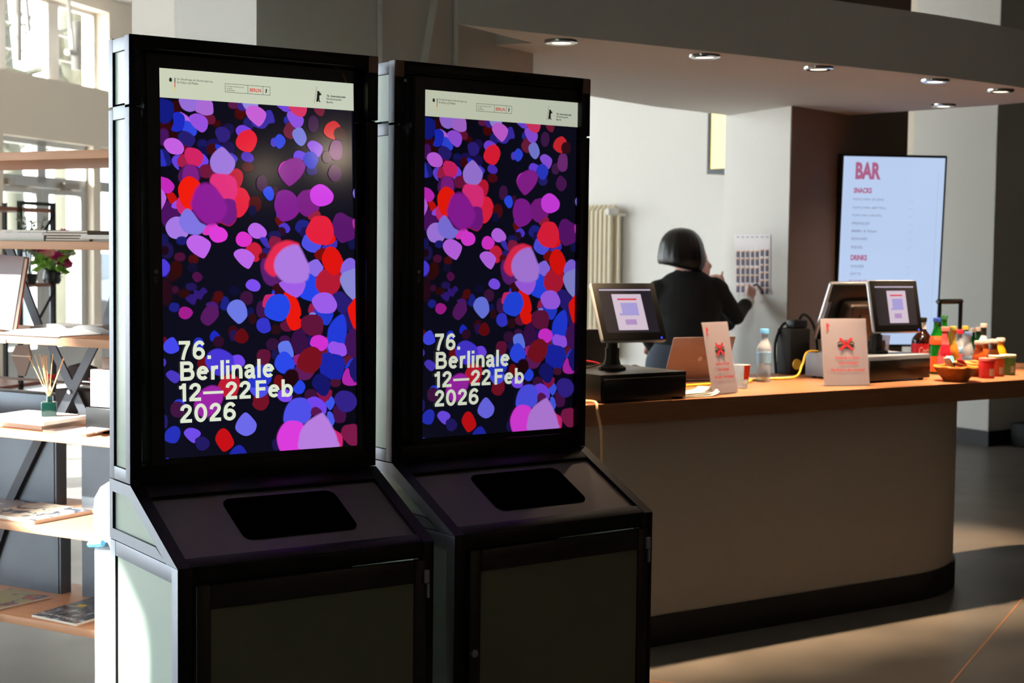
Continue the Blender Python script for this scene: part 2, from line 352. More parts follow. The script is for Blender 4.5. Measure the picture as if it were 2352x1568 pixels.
BLOBS = """
1 45,8,12 14 e 290,180 90,110
5 38,12,24 30 e 140,200 90,200
1 50,8,15 14 e 140,460 110,80
1 70,20,90 14 e 100,620 85,130
1 40,8,8 14 e 250,580 70,60
1 18,27,125 12 35,60 150,60 235,110 252,230 215,360 130,415 60,400 30,330
1 180,100,225 5 340,245 400,265 480,330 500,420 400,420 370,300
1 48,70,220 6 420,380 490,390 560,470 600,540 560,605 490,560 400,530 380,500
1 28,42,190 5 250,260 330,245 400,290 420,380 385,500 310,540 215,515 245,420 240,320
1 38,28,110 8 320,580 380,530 470,545 575,640 540,740 470,780 380,740 320,650
1 24,22,90 14 e 680,720 78,68
1 28,18,85 14 e 850,730 105,85
1 18,14,70 14 e 690,830 95,75
1 28,14,75 16 e 1060,790 110,110
1 28,16,70 14 e 1070,500 90,85
1 60,8,15 14 e 830,800 88,85
1 35,50,210 8 880,730 980,760 970,820 890,800
1 55,8,10 18 e 900,420 60,50
1 70,8,10 16 e 1250,260 85,95
1 90,25,70 10 e 1150,130 82,65
1 60,35,140 12 e 1290,150 85,75
1 35,30,110 12 e 1380,410 85,95
1 100,20,50 10 680,300 800,275 870,320 870,400 820,430 740,400
1 150,108,215 5 335,45 480,40 640,60 650,180 560,225 480,240 390,200 345,130
1 168,105,210 4 630,60 810,75 845,200 830,275 730,295 640,265 575,215
1 150,80,220 3 480,320 560,268 640,275 730,325 765,400 745,500 680,550 600,510 520,430
1 45,30,120 6 870,530 930,470 1010,470 1090,540 1090,640 1000,700 920,670
1 150,140,220 6 1280,90 1400,90 1510,100 1500,180 1400,230 1320,190
2 60,45,165 6 180,240 260,215 295,260 325,350 320,405 240,420 180,485 100,490 10,450 0,380
2 197,95,212 3 -107,240 -67,165 20,145 130,190 200,270 170,380 100,460 40,430 -60,340
1 120,65,220 4 1180,520 1220,455 1290,440 1370,475 1410,515 1300,580 1225,605
1 228,30,55 3 1180,700 1215,600 1290,530 1400,510 1480,580 1500,680 1450,800 1380,850 1280,825 1210,775
1 90,10,40 10 e 430,790 50,45
1 30,28,110 10 50,810 150,830 210,960 200,1040 120,1050 60,1040
1 42,50,195 8 30,820 80,830 110,930 140,1045 60,1055 20,1050
1 195,95,225 3 100,740 130,660 220,632 310,655 380,720 405,800 370,870 280,882 180,850
1 100,65,220 6 220,970 260,900 350,890 360,960 320,1050 330,1115 260,1060
1 160,30,75 5 300,990 340,900 420,880 500,1000 440,1060 340,1065
1 112,68,235 5 680,870 750,930 770,1000 720,1100 680,1115 600,1050 640,950
1 208,35,100 4 410,880 440,790 520,778 620,810 690,890 680,990 620,1055 540,1050 460,1010
1 110,20,60 10 e 740,1130 115,105
1 75,25,90 10 320,1180 390,1060 520,1035 620,1080 655,1200 600,1300 400,1320 330,1280
1 125,30,130 6 385,1140 430,1050 520,1033 590,1080 625,1180 600,1300 400,1300
1 70,60,200 6 1100,860 1180,900 1210,950 1150,1020
1 190,25,55 5 1060,1180 1140,1110 1200,1090 1270,1140 1290,1230 1260,1340 1200,1400 1130,1300
1 228,35,65 6 1130,1400 1260,1378 1340,1425 1395,1540 1395,1600 1340,1730 1260,1815 1180,1810 1100,1650
1 158,120,220 9 795,970 840,870 940,780 1000,778 1100,880 1170,980 1150,1100 1060,1185 960,1190 850,1140 805,1060
1 78,45,185 5 1260,910 1290,850 1370,848 1440,900 1450,960 1400,1000 1320,985 1275,950
1 75,12,25 14 e 1360,1070 95,72
3 75,18,95 12 50,340 130,210 210,240 340,380 290,480 180,570 90,560
3 195,18,15 8 145,95 210,70 265,110 300,190 230,260 170,190
3 140,80,230 5 215,290 250,225 320,200 310,310 260,320
1 195,40,185 4 30,1230 130,1230 200,1270 260,1350 230,1430 150,1465 30,1420
3 190,100,225 3 30,20 100,70 138,150 120,230 60,340 20,340
3 210,40,115 6 285,280 330,150 420,290 420,400 350,400
1 240,28,12 5 315,1400 355,1290 430,1220 510,1210 600,1265 645,1320 620,1420 560,1560 520,1720 430,1690 350,1580
1 225,48,125 14 790,1290 840,1175 950,1170 1090,1190 1180,1260 1205,1400 1190,1500 1150,1565 1060,1590 980,1540 880,1400
3 175,25,45 5 920,510 1000,300 1180,300 1190,480 1110,580 1040,577 960,540
3 115,25,130 9 860,480 960,200 1150,190 1190,330 1182,480 1105,568 1040,565 940,515
3 165,120,228 4 125,600 190,480 310,440 440,500 480,620 445,740 320,778 190,740
3 128,115,226 10 330,480 430,325 530,370 640,520 740,580 700,660 600,715 460,690 370,620
3 220,58,195 6 680,690 760,560 870,540 930,640 780,715
1 140,28,150 26 520,1560 590,1380 700,1310 810,1330 910,1420 1000,1560 1050,1680 1010,1810 900,1910 760,1935 640,1855 540,1730 505,1630
3 28,28,110 10 e 370,800 85,65
3 222,60,218 3 780,720 800,620 900,590 1000,620 1058,700 1030,790 930,830 840,810
3 190,100,232 3 440,820 490,740 580,715 690,745 800,830 790,930 720,1050 670,1060 560,1000 470,910
3 75,12,18 16 e 1470,250 95,120
3 15,18,60 16 e 1430,350 60,80
3 75,55,200 8 1540,760 1620,740 1680,900 1600,860
3 185,102,232 3 1360,650 1400,560 1480,533 1570,575 1640,660 1625,740 1515,772 1425,745
4 200,32,60 4 -110,920 -50,850 30,825 110,880 138,970 100,1080 50,1118 0,1100 -60,1000
3 218,52,205 3 1180,770 1220,690 1290,665 1370,700 1425,770 1410,830 1350,885 1270,892 1200,850
3 185,102,232 3 1150,1020 1180,950 1270,922 1370,950 1455,1030 1450,1100 1390,1210 1340,1215 1250,1150
3 25,22,85 16 e 110,800 58,100
3 30,22,75 16 e 150,950 95,120
3 30,8,20 14 e 110,950 65,70
3 75,18,55 12 e 340,1045 82,66
3 75,14,18 14 e 545,1080 76,70
3 30,26,110 14 e 130,1290 72,62
3 75,58,215 6 20,1080 60,1080 120,1085 190,1170 180,1270 110,1330 20,1310
3 50,12,10 18 e 285,1230 90,130
3 45,12,14 18 e 230,1330 75,75
3 18,16,45 16 e 530,1200 80,70
3 78,18,70 8 525,1340 560,1275 620,1275 680,1340 650,1400 580,1420
5 35,22,85 14 e 510,120 85,58
5 48,26,115 10 420,270 480,235 545,230 560,165 640,185 690,130 755,190 700,240 660,310 600,300 560,385 500,370 440,320
5 60,16,50 12 e 270,165 52,56
5 45,12,14 16 e 400,220 90,62
5 15,15,50 16 e 1150,180 80,70
5 30,32,130 8 175,430 220,360 320,380 325,460 270,500 200,480
5 160,28,140 4 320,520 350,440 420,418 500,450 535,510 490,580 420,608 350,580
5 65,12,20 10 e 870,340 60,75
5 75,14,18 10 e 920,260 75,78
5 28,34,130 10 950,380 1000,270 1060,290 1090,400 1020,475 950,440
5 70,28,110 8 730,390 800,345 880,360 920,440 850,490
5 85,25,95 6 650,580 690,480 760,410 880,410 925,500 900,590 790,695 720,690 665,640
5 60,20,60 10 e 1340,290 98,105
5 108,120,228 5 1045,450 1100,350 1200,312 1290,350 1345,460 1345,570 1240,675 1160,630 1070,530
5 125,78,238 3 1325,100 1360,30 1430,5 1510,40 1550,110 1520,175 1450,190 1370,160
5 18,22,80 12 e 1400,500 50,70
5 45,14,20 12 e 1430,600 60,80
5 30,42,190 5 790,860 820,800 865,780 940,850 880,900 830,935 800,920
5 48,14,40 10 e 920,940 82,82
5 60,10,18 10 e 1140,800 75,95
5 35,20,80 8 e 1145,850 60,85
5 95,12,18 6 1150,890 1200,790 1270,742 1340,800 1370,890 1310,960 1220,960
5 90,16,30 6 e 110,970 45,100
5 68,72,235 4 90,1020 130,930 230,875 290,940 330,1050 290,1100 200,1125 120,1090
5 35,48,190 5 e 620,980 78,100
5 105,14,22 6 e 690,1270 90,100
5 115,70,235 5 1110,1180 1210,1138 1280,1170 1318,1250 1270,1320 1130,1350
5 70,55,210 12 720,1230 770,1110 880,1050 1000,1070 1130,1160 1150,1300 1080,1400 960,1450 860,1430 760,1330
5 75,55,190 5 130,1440 170,1385 230,1375 330,1430 340,1500 280,1565 200,1530
5 72,52,180 6 e 95,1255 38,58
7 188,28,50 4 910,370 1000,220 1090,190 1200,230 1240,310 1210,450 1170,520 1050,540 980,500
7 155,38,165 16 555,660 600,520 680,420 810,360 930,390 985,490 970,600 880,740 760,830 680,830 600,770
7 42,62,215 6 e 330,640 82,76
7 65,22,65 6 e 305,718 108,122
8 38,52,200 6 -77,260 -30,160 100,20 200,10 280,200 240,330 100,400 -40,390
8 115,18,38 5 0,600 30,500 190,470 240,580 220,660 150,730 50,715 -10,650
8 78,80,232 5 -60,400 60,390 230,370 210,480 110,540 20,520
7 35,28,100 8 e 120,900 38,100
7 38,48,185 5 105,1110 150,1020 250,965 330,1000 345,1100 290,1210 200,1220 115,1180
7 112,75,232 4 400,1080 440,1010 520,993 620,1030 652,1090 600,1150 560,1220 480,1180
7 35,26,98 5 565,1180 620,1130 710,1130 785,1210 760,1290 680,1335 600,1300
7 195,16,22 3 870,1170 920,1040 1000,1000 1080,1060 1150,1210 1110,1290 1010,1350 950,1310
7 108,105,235 4 1170,980 1220,860 1325,762 1440,860 1490,950 1450,1060 1330,1115 1210,1060
7 32,38,165 4 1090,1400 1150,1290 1240,1250 1310,1310 1330,1400
7 50,45,190 4 105,1490 150,1440 195,1480
2 110,70,215 5 360,140 550,150 540,230 480,242 420,205
2 40,42,160 10 e 500,370 42,60
2 60,20,45 12 e 540,440 60,40
2 110,30,60 8 450,530 500,430 550,400 620,480 600,640 500,625
2 140,80,222 4 505,300 540,230 620,250 750,330 740,440 660,490 580,440
2 212,52,100 4 530,150 660,130 800,160 780,290 700,318 620,280 560,220
2 115,28,55 8 915,180 1065,180 1050,290 1000,305 940,260
2 62,28,72 8 e 900,425 80,125
2 120,125,215 4 585,560 640,490 720,480 780,560 800,660 750,745 690,745 620,670
2 80,60,190 8 e 310,700 50,68
2 50,70,220 4 310,680 350,600 400,575 460,620 485,690 440,770 370,790
2 208,40,50 5 1055,530 1100,430 1200,378 1270,410 1310,480 1240,520 1230,650 1150,640 1080,590
2 52,16,26 10 e 1300,570 92,100
2 142,82,222 4 810,750 840,690 910,675 1000,720 1042,780 1020,870 970,920 880,850
2 38,32,110 8 e 880,1120 86,76
2 105,65,225 4 600,900 630,840 690,822 790,870 770,950 700,970 620,940
2 45,58,200 6 745,950 790,860 870,835 950,890 975,970 930,1070 870,1100 790,1050
2 215,55,200 8 378,1115 420,1015 500,990 460,1150 410,1200
2 135,32,142 9 388,1115 450,1010 560,945 690,940 770,1020 775,1100 700,1230 560,1350 490,1320 410,1220
2 75,24,82 7 1125,1150 1170,1050 1230,1040 1310,1110 1325,1200 1270,1280 1200,1285 1140,1220
2 66,30,72 10 e 1110,920 75,92
2 112,45,118 7 1140,830 1190,680 1300,680 1335,790 1320,930 1230,968 1170,920
2 55,18,50 10 e 330,1430 52,72
2 62,22,68 8 e 130,1315 82,122
2 42,75,232 4 145,1440 200,1370 270,1370 310,1460 300,1540 250,1575 190,1530
4 70,70,220 6 e 400,420 50,95
4 100,15,15 8 330,500 350,440 470,520 390,590
4 128,28,142 7 315,260 350,110 400,55 490,40 590,80 670,180 720,280 690,370 600,470 470,515 400,490 345,390
4 122,28,130 8 650,180 720,70 790,45 900,50 990,270 960,370 880,430 790,440 690,360
2 208,62,228 4 850,1480 880,1390 980,1328 1080,1350 1170,1430 1205,1500 1180,1590 1090,1645 980,1655 880,1590
4 80,55,205 5 380,590 440,540 500,545 555,620 520,685 480,670 440,620
4 40,14,40 10 e 425,670 65,75
4 28,26,85 10 e 320,720 96,66
4 60,48,180 10 100,760 200,760 220,850 260,920 170,880
4 40,30,110 14 e 190,960 60,50
4 130,28,65 10 230,820 270,745 340,740 420,790 320,920 240,890
4 75,14,20 12 e 140,1040 60,60
4 30,20,80 12 e 770,660 82,92
4 32,34,130 8 625,620 660,520 740,485 830,520 830,580 720,610 700,690
4 150,32,60 7 820,450 960,350 1010,430 900,500
4 65,48,175 6 1040,880 1200,830 1250,790 1260,860 1220,920 1070,930
4 78,80,228 4 725,850 780,710 860,760 1020,850 970,960 900,980 800,945
4 18,20,70 14 e 1490,840 70,90
4 88,22,105 7 1175,600 1230,420 1320,382 1430,440 1530,510 1530,740 1400,815 1310,828 1220,730
4 175,50,160 8 1490,500 1540,480 1540,620 1500,600
4 232,22,15 4 1060,850 1160,680 1235,770 1190,840 1110,865
4 228,32,60 5 785,670 830,560 900,450 1010,428 1110,450 1180,550 1205,700 1140,830 1060,865 920,840 830,770
4 120,14,14 7 915,1000 1000,920 1080,930 1040,1080 960,1080
4 90,30,110 12 105,1180 170,1060 300,1200 400,1430 270,1480 160,1400
4 228,42,80 22 165,1180 240,980 340,860 480,800 600,815 690,880 520,1100 360,1300 310,1340 220,1290
4 138,105,228 4 810,1170 880,1100 960,1082 1020,1150 1050,1220 980,1330 860,1320
6 36,68,232 6 740,130 780,40 850,-70 910,-40 960,0 970,100 1010,200 920,320 830,330 690,255
4 222,20,15 4 1025,1080 1090,920 1170,890 1270,950 1350,1120 1330,1240 1200,1340 1110,1290
4 130,100,222 5 1340,1140 1440,1060 1530,1110 1540,1300 1320,1300
4 178,25,52 6 935,1430 960,1330 1070,1230 1200,1320 1310,1290 1300,1480 1240,1580 1180,1620 1030,1600 950,1520
4 135,135,212 8 1300,1400 1340,1290 1450,1245 1540,1250 1540,1700 1460,1660 1370,1560
6 55,12,22 8 e 390,150 105,82
6 40,60,210 6 e 300,215 22,45
4 160,92,230 4 385,1440 500,1400 770,1410 750,1560 700,1620 650,1655 550,1620 460,1550
4 172,122,224 20 310,1170 350,1030 470,910 620,860 700,900 790,1080 840,1200 820,1370 720,1430 560,1440 430,1400 340,1290
6 62,22,75 8 e 130,460 86,132
6 42,14,24 12 e 340,760 76,76
6 200,42,110 4 135,390 170,260 230,235 330,240 240,350 170,430
6 95,20,58 7 400,690 450,640 510,630 570,770 490,790 430,760
6 60,15,45 7 e 650,380 40,90
6 232,24,14 4 455,230 490,205 560,245 640,290 700,420 715,530 690,590 730,640 700,740 600,775 540,730 490,600 530,480 530,340
6 36,70,228 4 165,490 190,370 270,260 400,228 500,270 555,400 530,520 470,610 390,640 270,610 190,560
6 52,52,200 4 45,690 80,610 170,585 230,620 262,740 240,790 150,818 70,770
6 38,25,100 10 1350,480 1420,420 1480,640 1535,760 1440,820 1390,640
6 40,28,115 7 1190,240 1320,190 1430,290 1500,330 1420,420 1360,530 1260,470 1250,380
6 230,22,14 4 1415,460 1460,370 1545,310 1545,770 1470,660
6 150,28,75 6 820,480 860,370 920,450 920,520 850,520
6 34,58,205 6 900,470 1080,510 1195,500 1180,600 1120,690 1050,680 1000,580
6 120,130,230 3 835,530 885,502 940,525 890,560
6 155,92,232 5 875,340 940,240 1050,205 1160,230 1230,320 1255,410 1200,500 1080,520 960,490
6 28,22,85 12 e 840,950 40,110
6 165,30,50 5 e 1100,920 50,45
6 34,58,215 8 1115,790 1150,690 1230,590 1340,530 1390,640 1400,800 1370,970 1250,980 1120,960
6 95,20,58 6 720,610 800,550 900,535 1010,570 1050,680 1020,830 920,860 800,830 720,740
6 65,20,85 9 1370,960 1420,810 1540,770 1540,1200 1430,1190
6 95,22,48 9 e 1420,1230 72,80
6 45,70,225 5 e 1120,1040 40,70
6 150,82,232 4 1120,1010 1180,940 1280,960 1370,985 1400,1120 1330,1165 1230,1130 1160,1120
6 62,20,70 9 e 470,915 78,65
6 50,18,56 10 e 290,985 100,92
6 110,22,45 8 1010,1100 1090,1040 1120,1120 1060,1140
6 208,48,208 4 850,950 890,870 1000,843 1090,890 1125,960 1090,1040 1020,1085 940,1050 860,1000
6 28,24,80 12 e 330,1140 62,72
6 55,16,68 7 560,930 610,800 690,750 770,800 810,950 790,1060 690,1130 610,1110 570,1020
6 98,120,232 4 370,1010 410,950 500,928 550,960 600,1100 590,1180 500,1130 400,1120
6 95,20,55 7 50,1150 90,1070 190,1060 250,1100 250,1200 200,1280 80,1280
6 150,32,125 6 600,1180 640,1140 730,1140 680,1290 620,1280
6 44,72,232 4 315,1280 350,1170 430,1095 510,1105 590,1200 620,1290 580,1390 470,1425 370,1380
6 95,28,90 8 610,1400 640,1310 720,1290 900,1380 900,1430 840,1500 750,1520 660,1490
6 26,36,165 6 1000,1400 1030,1130 1230,1130 1340,1170 1370,1260 1350,1400 1280,1540 1200,1540 1100,1470
6 118,18,32 5 650,1270 700,1130 800,1040 910,1018 990,1070 1030,1170 1000,1310 900,1410 800,1410 700,1360
6 34,55,200 5 1370,1330 1450,1210 1500,1205 1420,1330
8 175,38,170 4 1330,250 1380,120 1430,110 1460,230 1550,300 1540,350 1430,362 1350,330
6 28,24,105 9 1440,1290 1545,1190 1545,1545 1470,1480
8 70,20,50 9 e 1230,320 80,62
8 135,22,72 5 945,460 1010,480 1160,420 1175,500 1130,600 1080,620 1000,560
8 22,22,105 6 875,330 920,220 1000,180 1100,230 1155,330 1130,450 1080,515 1000,500 920,410
8 32,8,14 14 e 570,240 110,130
8 110,15,20 6 e 380,300 74,102
8 38,66,225 4 590,400 640,330 690,275 750,310 778,380 740,465 670,487 610,450
8 125,72,238 5 350,500 400,430 490,408 580,500 560,580 480,605 400,580
8 60,18,58 8 e 860,505 95,95
8 35,12,40 12 e 650,540 70,50
8 115,68,235 5 800,580 860,535 940,528 1040,590 1095,680 1060,790 870,700
8 78,80,232 8 450,830 490,680 580,570 710,540 800,570 870,690 860,830 750,930 600,910 470,920
8 88,22,80 7 860,790 880,700 950,680 1030,750 960,810
8 60,85,232 5 1070,620 1130,570 1170,520 1220,610 1160,725 1110,690
8 70,90,230 5 1110,760 1170,760 1220,880 1170,970 1110,880
8 68,18,70 7 1190,740 1230,660 1290,720 1385,760 1370,890 1280,920 1220,890
8 50,34,135 6 1210,570 1270,460 1370,435 1480,470 1545,560 1545,650 1480,730 1390,758 1290,720
8 122,26,72 5 1310,1100 1340,980 1420,945 1550,960 1550,1245 1450,1250 1380,1190
8 205,38,115 8 1190,1040 1260,1050 1330,1120 1325,1280 1220,1280
8 30,22,80 14 e 340,1240 60,90
8 218,60,220 13 350,1150 400,1000 480,910 580,885 700,910 760,1000 740,1310 500,1345 400,1335
8 182,125,222 17 685,1140 730,1000 820,890 1000,780 1060,790 1150,920 1230,1080 1260,1180 1250,1290 720,1325
4 130,115,225 3 1490,80 1515,20 1525,40 1525,160 1505,150
"""
# block letters drawn as strokes; cap height 1, stem .19
def _arc(cx, cy, rx, ry, a0, a1, n=18):
    return [(cx+rx*math.cos(math.radians(a0+(a1-a0)*k/n)), cy+ry*math.sin(math.radians(a0+(a1-a0)*k/n))) for k in range(n+1)]
def _cr(pts, n=6): return [(p.x, p.y) for p in spline([V((x, y, 0)) for x, y in pts], n)]
GLYPH = {
 '7': (.66, [[(0, .905), (.645, .905)], _cr([(.56, .87), (.40, .58), (.29, .28), (.225, 0)])]),
 '6': (.74, [_arc(.365, .32, .255, .235, 0, 360, 28), _cr([(.112, .34), (.125, .58), (.20, .78), (.36, .90), (.52, .88), (.62, .755)])]),
 '.': (.22, [[(0, .1), (.205, .1)]]),
 'B': (.76, [[(.095, 0), (.095, 1)], [(.1, .905), (.40, .905)]+_arc(.42, .722, .185, .183, 90, -90, 12)+[(.1, .54)], [(.1, .54), (.44, .54)]+_arc(.46, .318, .205, .223, 90, -90, 12)+[(.1, .095)]]),
 'e': (.66, [_arc(.33, .365, .235, .28, 5, 318, 30), [(.09, .40), (.565, .40)]]),
 'r': (.40, [[(.095, 0), (.095, .72)], _cr([(.10, .42), (.14, .56), (.24, .635), (.385, .64)])]),
 'l': (.19, [[(.095, 0), (.095, 1)]]),
 'i': (.19, [[(.095, 0), (.095, .72)], [(.095, .83), (.095, 1.0)]]),
 'n': (.60, [[(.095, 0), (.095, .72)], _cr([(.10, .42), (.16, .58), (.31, .645), (.45, .6), (.505, .44)])+[(.505, 0)]]),
 'a': (.60, [_cr([(.075, .50), (.12, .60), (.28, .65), (.42, .60), (.465, .46)])+[(.465, .13)], _cr([(.46, .40), (.28, .385), (.14, .33), (.095, .22), (.15, .10), (.27, .07), (.39, .13), (.465, .26)]), _cr([(.465, .17), (.49, .07), (.60, .06)])]),
 '1': (.42, [[(.275, 0), (.275, 1)], _cr([(.0, .775), (.12, .785), (.21, .84), (.25, .96)])]),
 '2': (.65, [_cr([(.105, .66), (.14, .80), (.28, .90), (.42, .89), (.53, .79), (.53, .65), (.44, .5), (.25, .31), (.13, .17)])+[(.1, .06)], [(.01, .095), (.645, .095)]]),
 '-': (1.12, [[(0, .43), (1.12, .43)]]),
 'F': (.60, [[(.095, 0), (.095, 1)], [(.1, .905), (.60, .905)], [(.1, .51), (.55, .51)]]),
 'b': (.66, [[(.095, 0), (.095, 1)], _arc(.34, .355, .23, .28, 0, 360, 28)]),
 '0': (.73, [_arc(.365, .5, .26, .41, 0, 360, 32)]),
 ' ': (.05, [])}
def letters(s, gap=.115, stem=.19):
    """list of quads (2d) and the total advance"""
    out = []; x = 0
    for c in s:
        adv, strokes = GLYPH[c]
        for st in strokes:
            hw = (stem if c != '-' else .15)/2; n = len(st); L = []
            closed = n > 8 and abs(st[0][0]-st[-1][0]) < 1e-6 and abs(st[0][1]-st[-1][1]) < 1e-6
            for i, p in enumerate(st):
                a = st[i-1] if i else (st[-2] if closed else st[0]); b_ = st[i+1] if i < n-1 else (st[1] if closed else st[-1])
                d = V((b_[0]-a[0], b_[1]-a[1])); d = d.normalized() if d.length > 1e-9 else V((1, 0)); nn = V((-d.y, d.x)); k = 1.0
                if 0 < i < n-1:
                    d1 = V((p[0]-a[0], p[1]-a[1])).normalized(); c_ = max(.5, abs(d1.dot(d))); k = 1/c_
                L.append(((x+p[0]+nn.x*hw*k, p[1]+nn.y*hw*k), (x+p[0]-nn.x*hw*k, p[1]-nn.y*hw*k)))
            for i in range(n-1): out.append((L[i][0], L[i][1], L[i+1][1], L[i+1][0]))
        x += adv + (gap if c != ' ' else .12)
    return out, x-gap
BEAR = [(288,728),(300,735),(318,730),(336,738),(330,755),(322,770),(345,765),(362,752),(370,760),(350,775),(372,785),(374,797),(340,800),(328,812),(330,840),(322,860),(332,890),(350,908),(345,920),(325,915),(312,885),(305,880),(300,900),(308,912),(275,916),(270,905),(285,890),(292,860),(282,830),(284,790),(292,760),(286,745)]
def display_mat(name, gain):
    m = bpy.data.materials.new(name); m.use_nodes = True; nt = m.node_tree; nt.nodes.clear(); N = nt.nodes.new; L = nt.links.new
    at = N('ShaderNodeAttribute'); at.attribute_name = 'Col'; e = N('ShaderNodeEmission'); e.inputs[1].default_value = gain; L(at.outputs['Color'], e.inputs[0])
    g = N('ShaderNodeBsdfGlossy'); g.inputs[0].default_value = (0.022, 0.022, 0.022, 1); g.inputs[1].default_value = 0.1
    ad = N('ShaderNodeAddShader'); L(e.outputs[0], ad.inputs[0]); L(g.outputs[0], ad.inputs[1])
    t = N('ShaderNodeBsdfTransparent'); mx = N('ShaderNodeMixShader'); L(at.outputs['Alpha'], mx.inputs[0]); L(t.outputs[0], mx.inputs[1]); L(ad.outputs[0], mx.inputs[2])
    o = N('ShaderNodeOutputMaterial'); L(mx.outputs[0], o.inputs[0]); return m
def display_mesh():
    b = bmesh.new(); lay = b.verts.layers.float_color.new('Col')
    def vert(u, z, y, c, a=1.0):
        v = b.verts.new((u, y, z)); v[lay] = (c[0], c[1], c[2], a); return v
    def poly(pts, y, c): b.faces.new([vert(p[0], p[1], y, c) for p in pts])
    bgc = rgb(9, 8, 20); B2 = rgb(14, 14, 30)
    b.faces.new([vert(-.012, -.012, 0, B2), vert(SW_+.012, -.012, 0, bgc), vert(SW_+.012, SH_+.012, 0, B2), vert(-.012, SH_+.012, 0, bgc)])
    y = 0.0
    for ln in BLOBS.strip().splitlines():
        f = ln.split(); t = TILE[int(f[0])]; c = rgb(*[float(x) for x in f[1].split(',')]); bl = float(f[2])
        nums = [tuple(float(x) for x in q.split(',')) for q in f[3:] if ',' in q]
        if f[3] == 'e':
            (cx, cy), (rx, ry) = nums; pts = [(cx+rx*math.copysign(abs(math.cos(a))**.92, math.cos(a)), cy+ry*math.copysign(abs(math.sin(a))**.92, math.sin(a))) for a in [6.2832*k/26 for k in range(26)]]
        else: pts = [(p.x, p.y) for p in spline([V((q[0], q[1], 0)) for q in nums], 5, True)]
        P = [V(uv(t[0]+p[0]/6.5333, t[1]+p[1]/6.5333)) for p in pts]; y -= 2e-5
        lim = lambda p: (min(max(p[0], -.012), SW_+.012), min(max(p[1], -.012), SH_))
        hw = bl/6.5333*0.00116; n = len(P); ctr = sum(P, V((0, 0)))/n; I, O = [], []
        for k, p in enumerate(P):
            d = (P[(k+1) % n]-P[k-1]); d = d.normalized() if d.length > 0 else V((1, 0)); nn = V((d.y, -d.x))
            if nn.dot(p-ctr) < 0: nn = -nn
            I.append(vert(*lim(p-nn*hw), y, c)); O.append(vert(*lim(p+nn*hw), y, c, 0.0))
        cv = vert(*lim(ctr), y, c)
        for k in range(n):
            b.faces.new((cv, I[k], I[(k+1) % n])); b.faces.new((I[k], O[k], O[(k+1) % n], I[(k+1) % n]))
    # header strip with the supporters' marks
    yh = -0.0048; cream = rgb(203, 209, 184); cream2 = rgb(196, 204, 184)
    hz = (uv(364.6, 224.3)[1]+uv(809.6, 254.4)[1])/2
    b.faces.new([vert(-.012, hz, yh, cream), vert(SW_+.012, hz, yh, cream2), vert(SW_+.012, SH_+.012, yh, cream2), vert(-.012, SH_+.012, yh, cream)])
    A = lambda x, y_: uv(340+x/2.9037, 120+y_/2.9037)
    ink = rgb(28, 28, 26); yt = -0.0050
    def txt(s, bl, br, top, c, bold=0.0):
        p, q, r = A(*bl), A(*br), A(*top); tb = text_mesh(s, h=r[1]-p[1], w=q[0]-p[0], bold=bold); mp = {}
        for v in tb.verts: mp[v] = vert(p[0]+v.co.x, p[1]+v.co.y, yt, c)
        for fc in tb.faces: b.faces.new([mp[v] for v in fc.verts])
        tb.free()
    e = A(144, 185)
    poly([(e[0]+.0047*math.cos(a), e[1]+.0055*math.sin(a)) for a in [k*.3927 for k in range(16)]], yt, ink)
    for sx in (-1, 1):
        for k in range(2): poly([(e[0]+sx*.001, e[1]+.001-k*.003), (e[0]+sx*.0045, e[1]+.0035-k*.003), (e[0]+sx*.0045, e[1]+.0027-k*.003)], yt-2e-5, cream)
    f0, f1, f2, f3 = A(173, 172), A(173, 203), A(173, 234), A(173, 265)
    for a_, b_, c_ in ((f0, f1, ink), (f1, f2, rgb(220, 40, 40)), (f2, f3, rgb(222, 205, 90))): poly([(a_[0]-.0011, b_[1]), (a_[0]+.0011, b_[1]), (a_[0]+.0011, a_[1]), (a_[0]-.0011, a_[1])], yt, c_)
    txt('Der Beauftragte der Bundesregierung', (187, 190), (423, 209), (187, 172), ink); txt('für Kultur und Medien', (187, 209), (329, 221), (187, 192), ink)
    def line(x0, y0, x1, y1, wd=.0005):
        p, q = A(x0, y0), A(x1, y1); vert_ = abs(p[0]-q[0]) < abs(p[1]-q[1]); x = (p[0]+q[0])/2; z = (p[1]+q[1])/2
        poly([(x-wd, q[1]), (x+wd, q[1]), (x+wd, p[1]), (x-wd, p[1])] if vert_ else [(p[0], z-wd), (q[0], z-wd), (q[0], z+wd), (p[0], z+wd)], yt, ink)
    line(508, 210, 807, 234); line(508, 266, 807, 289); line(508, 210, 508, 266); line(807, 234, 807, 289); line(660, 222, 660, 277); line(760, 230, 760, 285)
    txt('BERLIN', (672, 264), (748, 270), (672, 241), rgb(214, 50, 50), .02)
    txt('Der Regierende Bürgermeister', (518, 234), (634, 242), (518, 223), ink); txt('von Berlin', (518, 246), (556, 249), (518, 237), ink); txt('Senatskanzlei', (518, 258), (572, 262), (518, 249), ink)
    def bear(cx, cy, h):
        c0 = A(cx, cy); k = h/192.0
        bv = [vert(c0[0]+(x-322)*k, c0[1]-(yy-824)*k, yt, ink) for x, yy in BEAR]; f_ = b.faces.new(bv); bmesh.ops.triangulate(b, faces=[f_])
    bear(1133, 297, .0318); bear(783, 260, .0115)
    # handwritten word running up beside the big bear
    wv = [A(1103+2.2*math.sin(k*.8)+k*.16, 338-1.12*k+1.6*math.cos(k*1.1)) for k in range(98)]
    for a_, b_ in zip(wv, wv[1:]): poly([(a_[0]-.0004, a_[1]), (a_[0]+.0004, a_[1]), (b_[0]+.0004, b_[1]), (b_[0]-.0004, b_[1])], yt, ink)
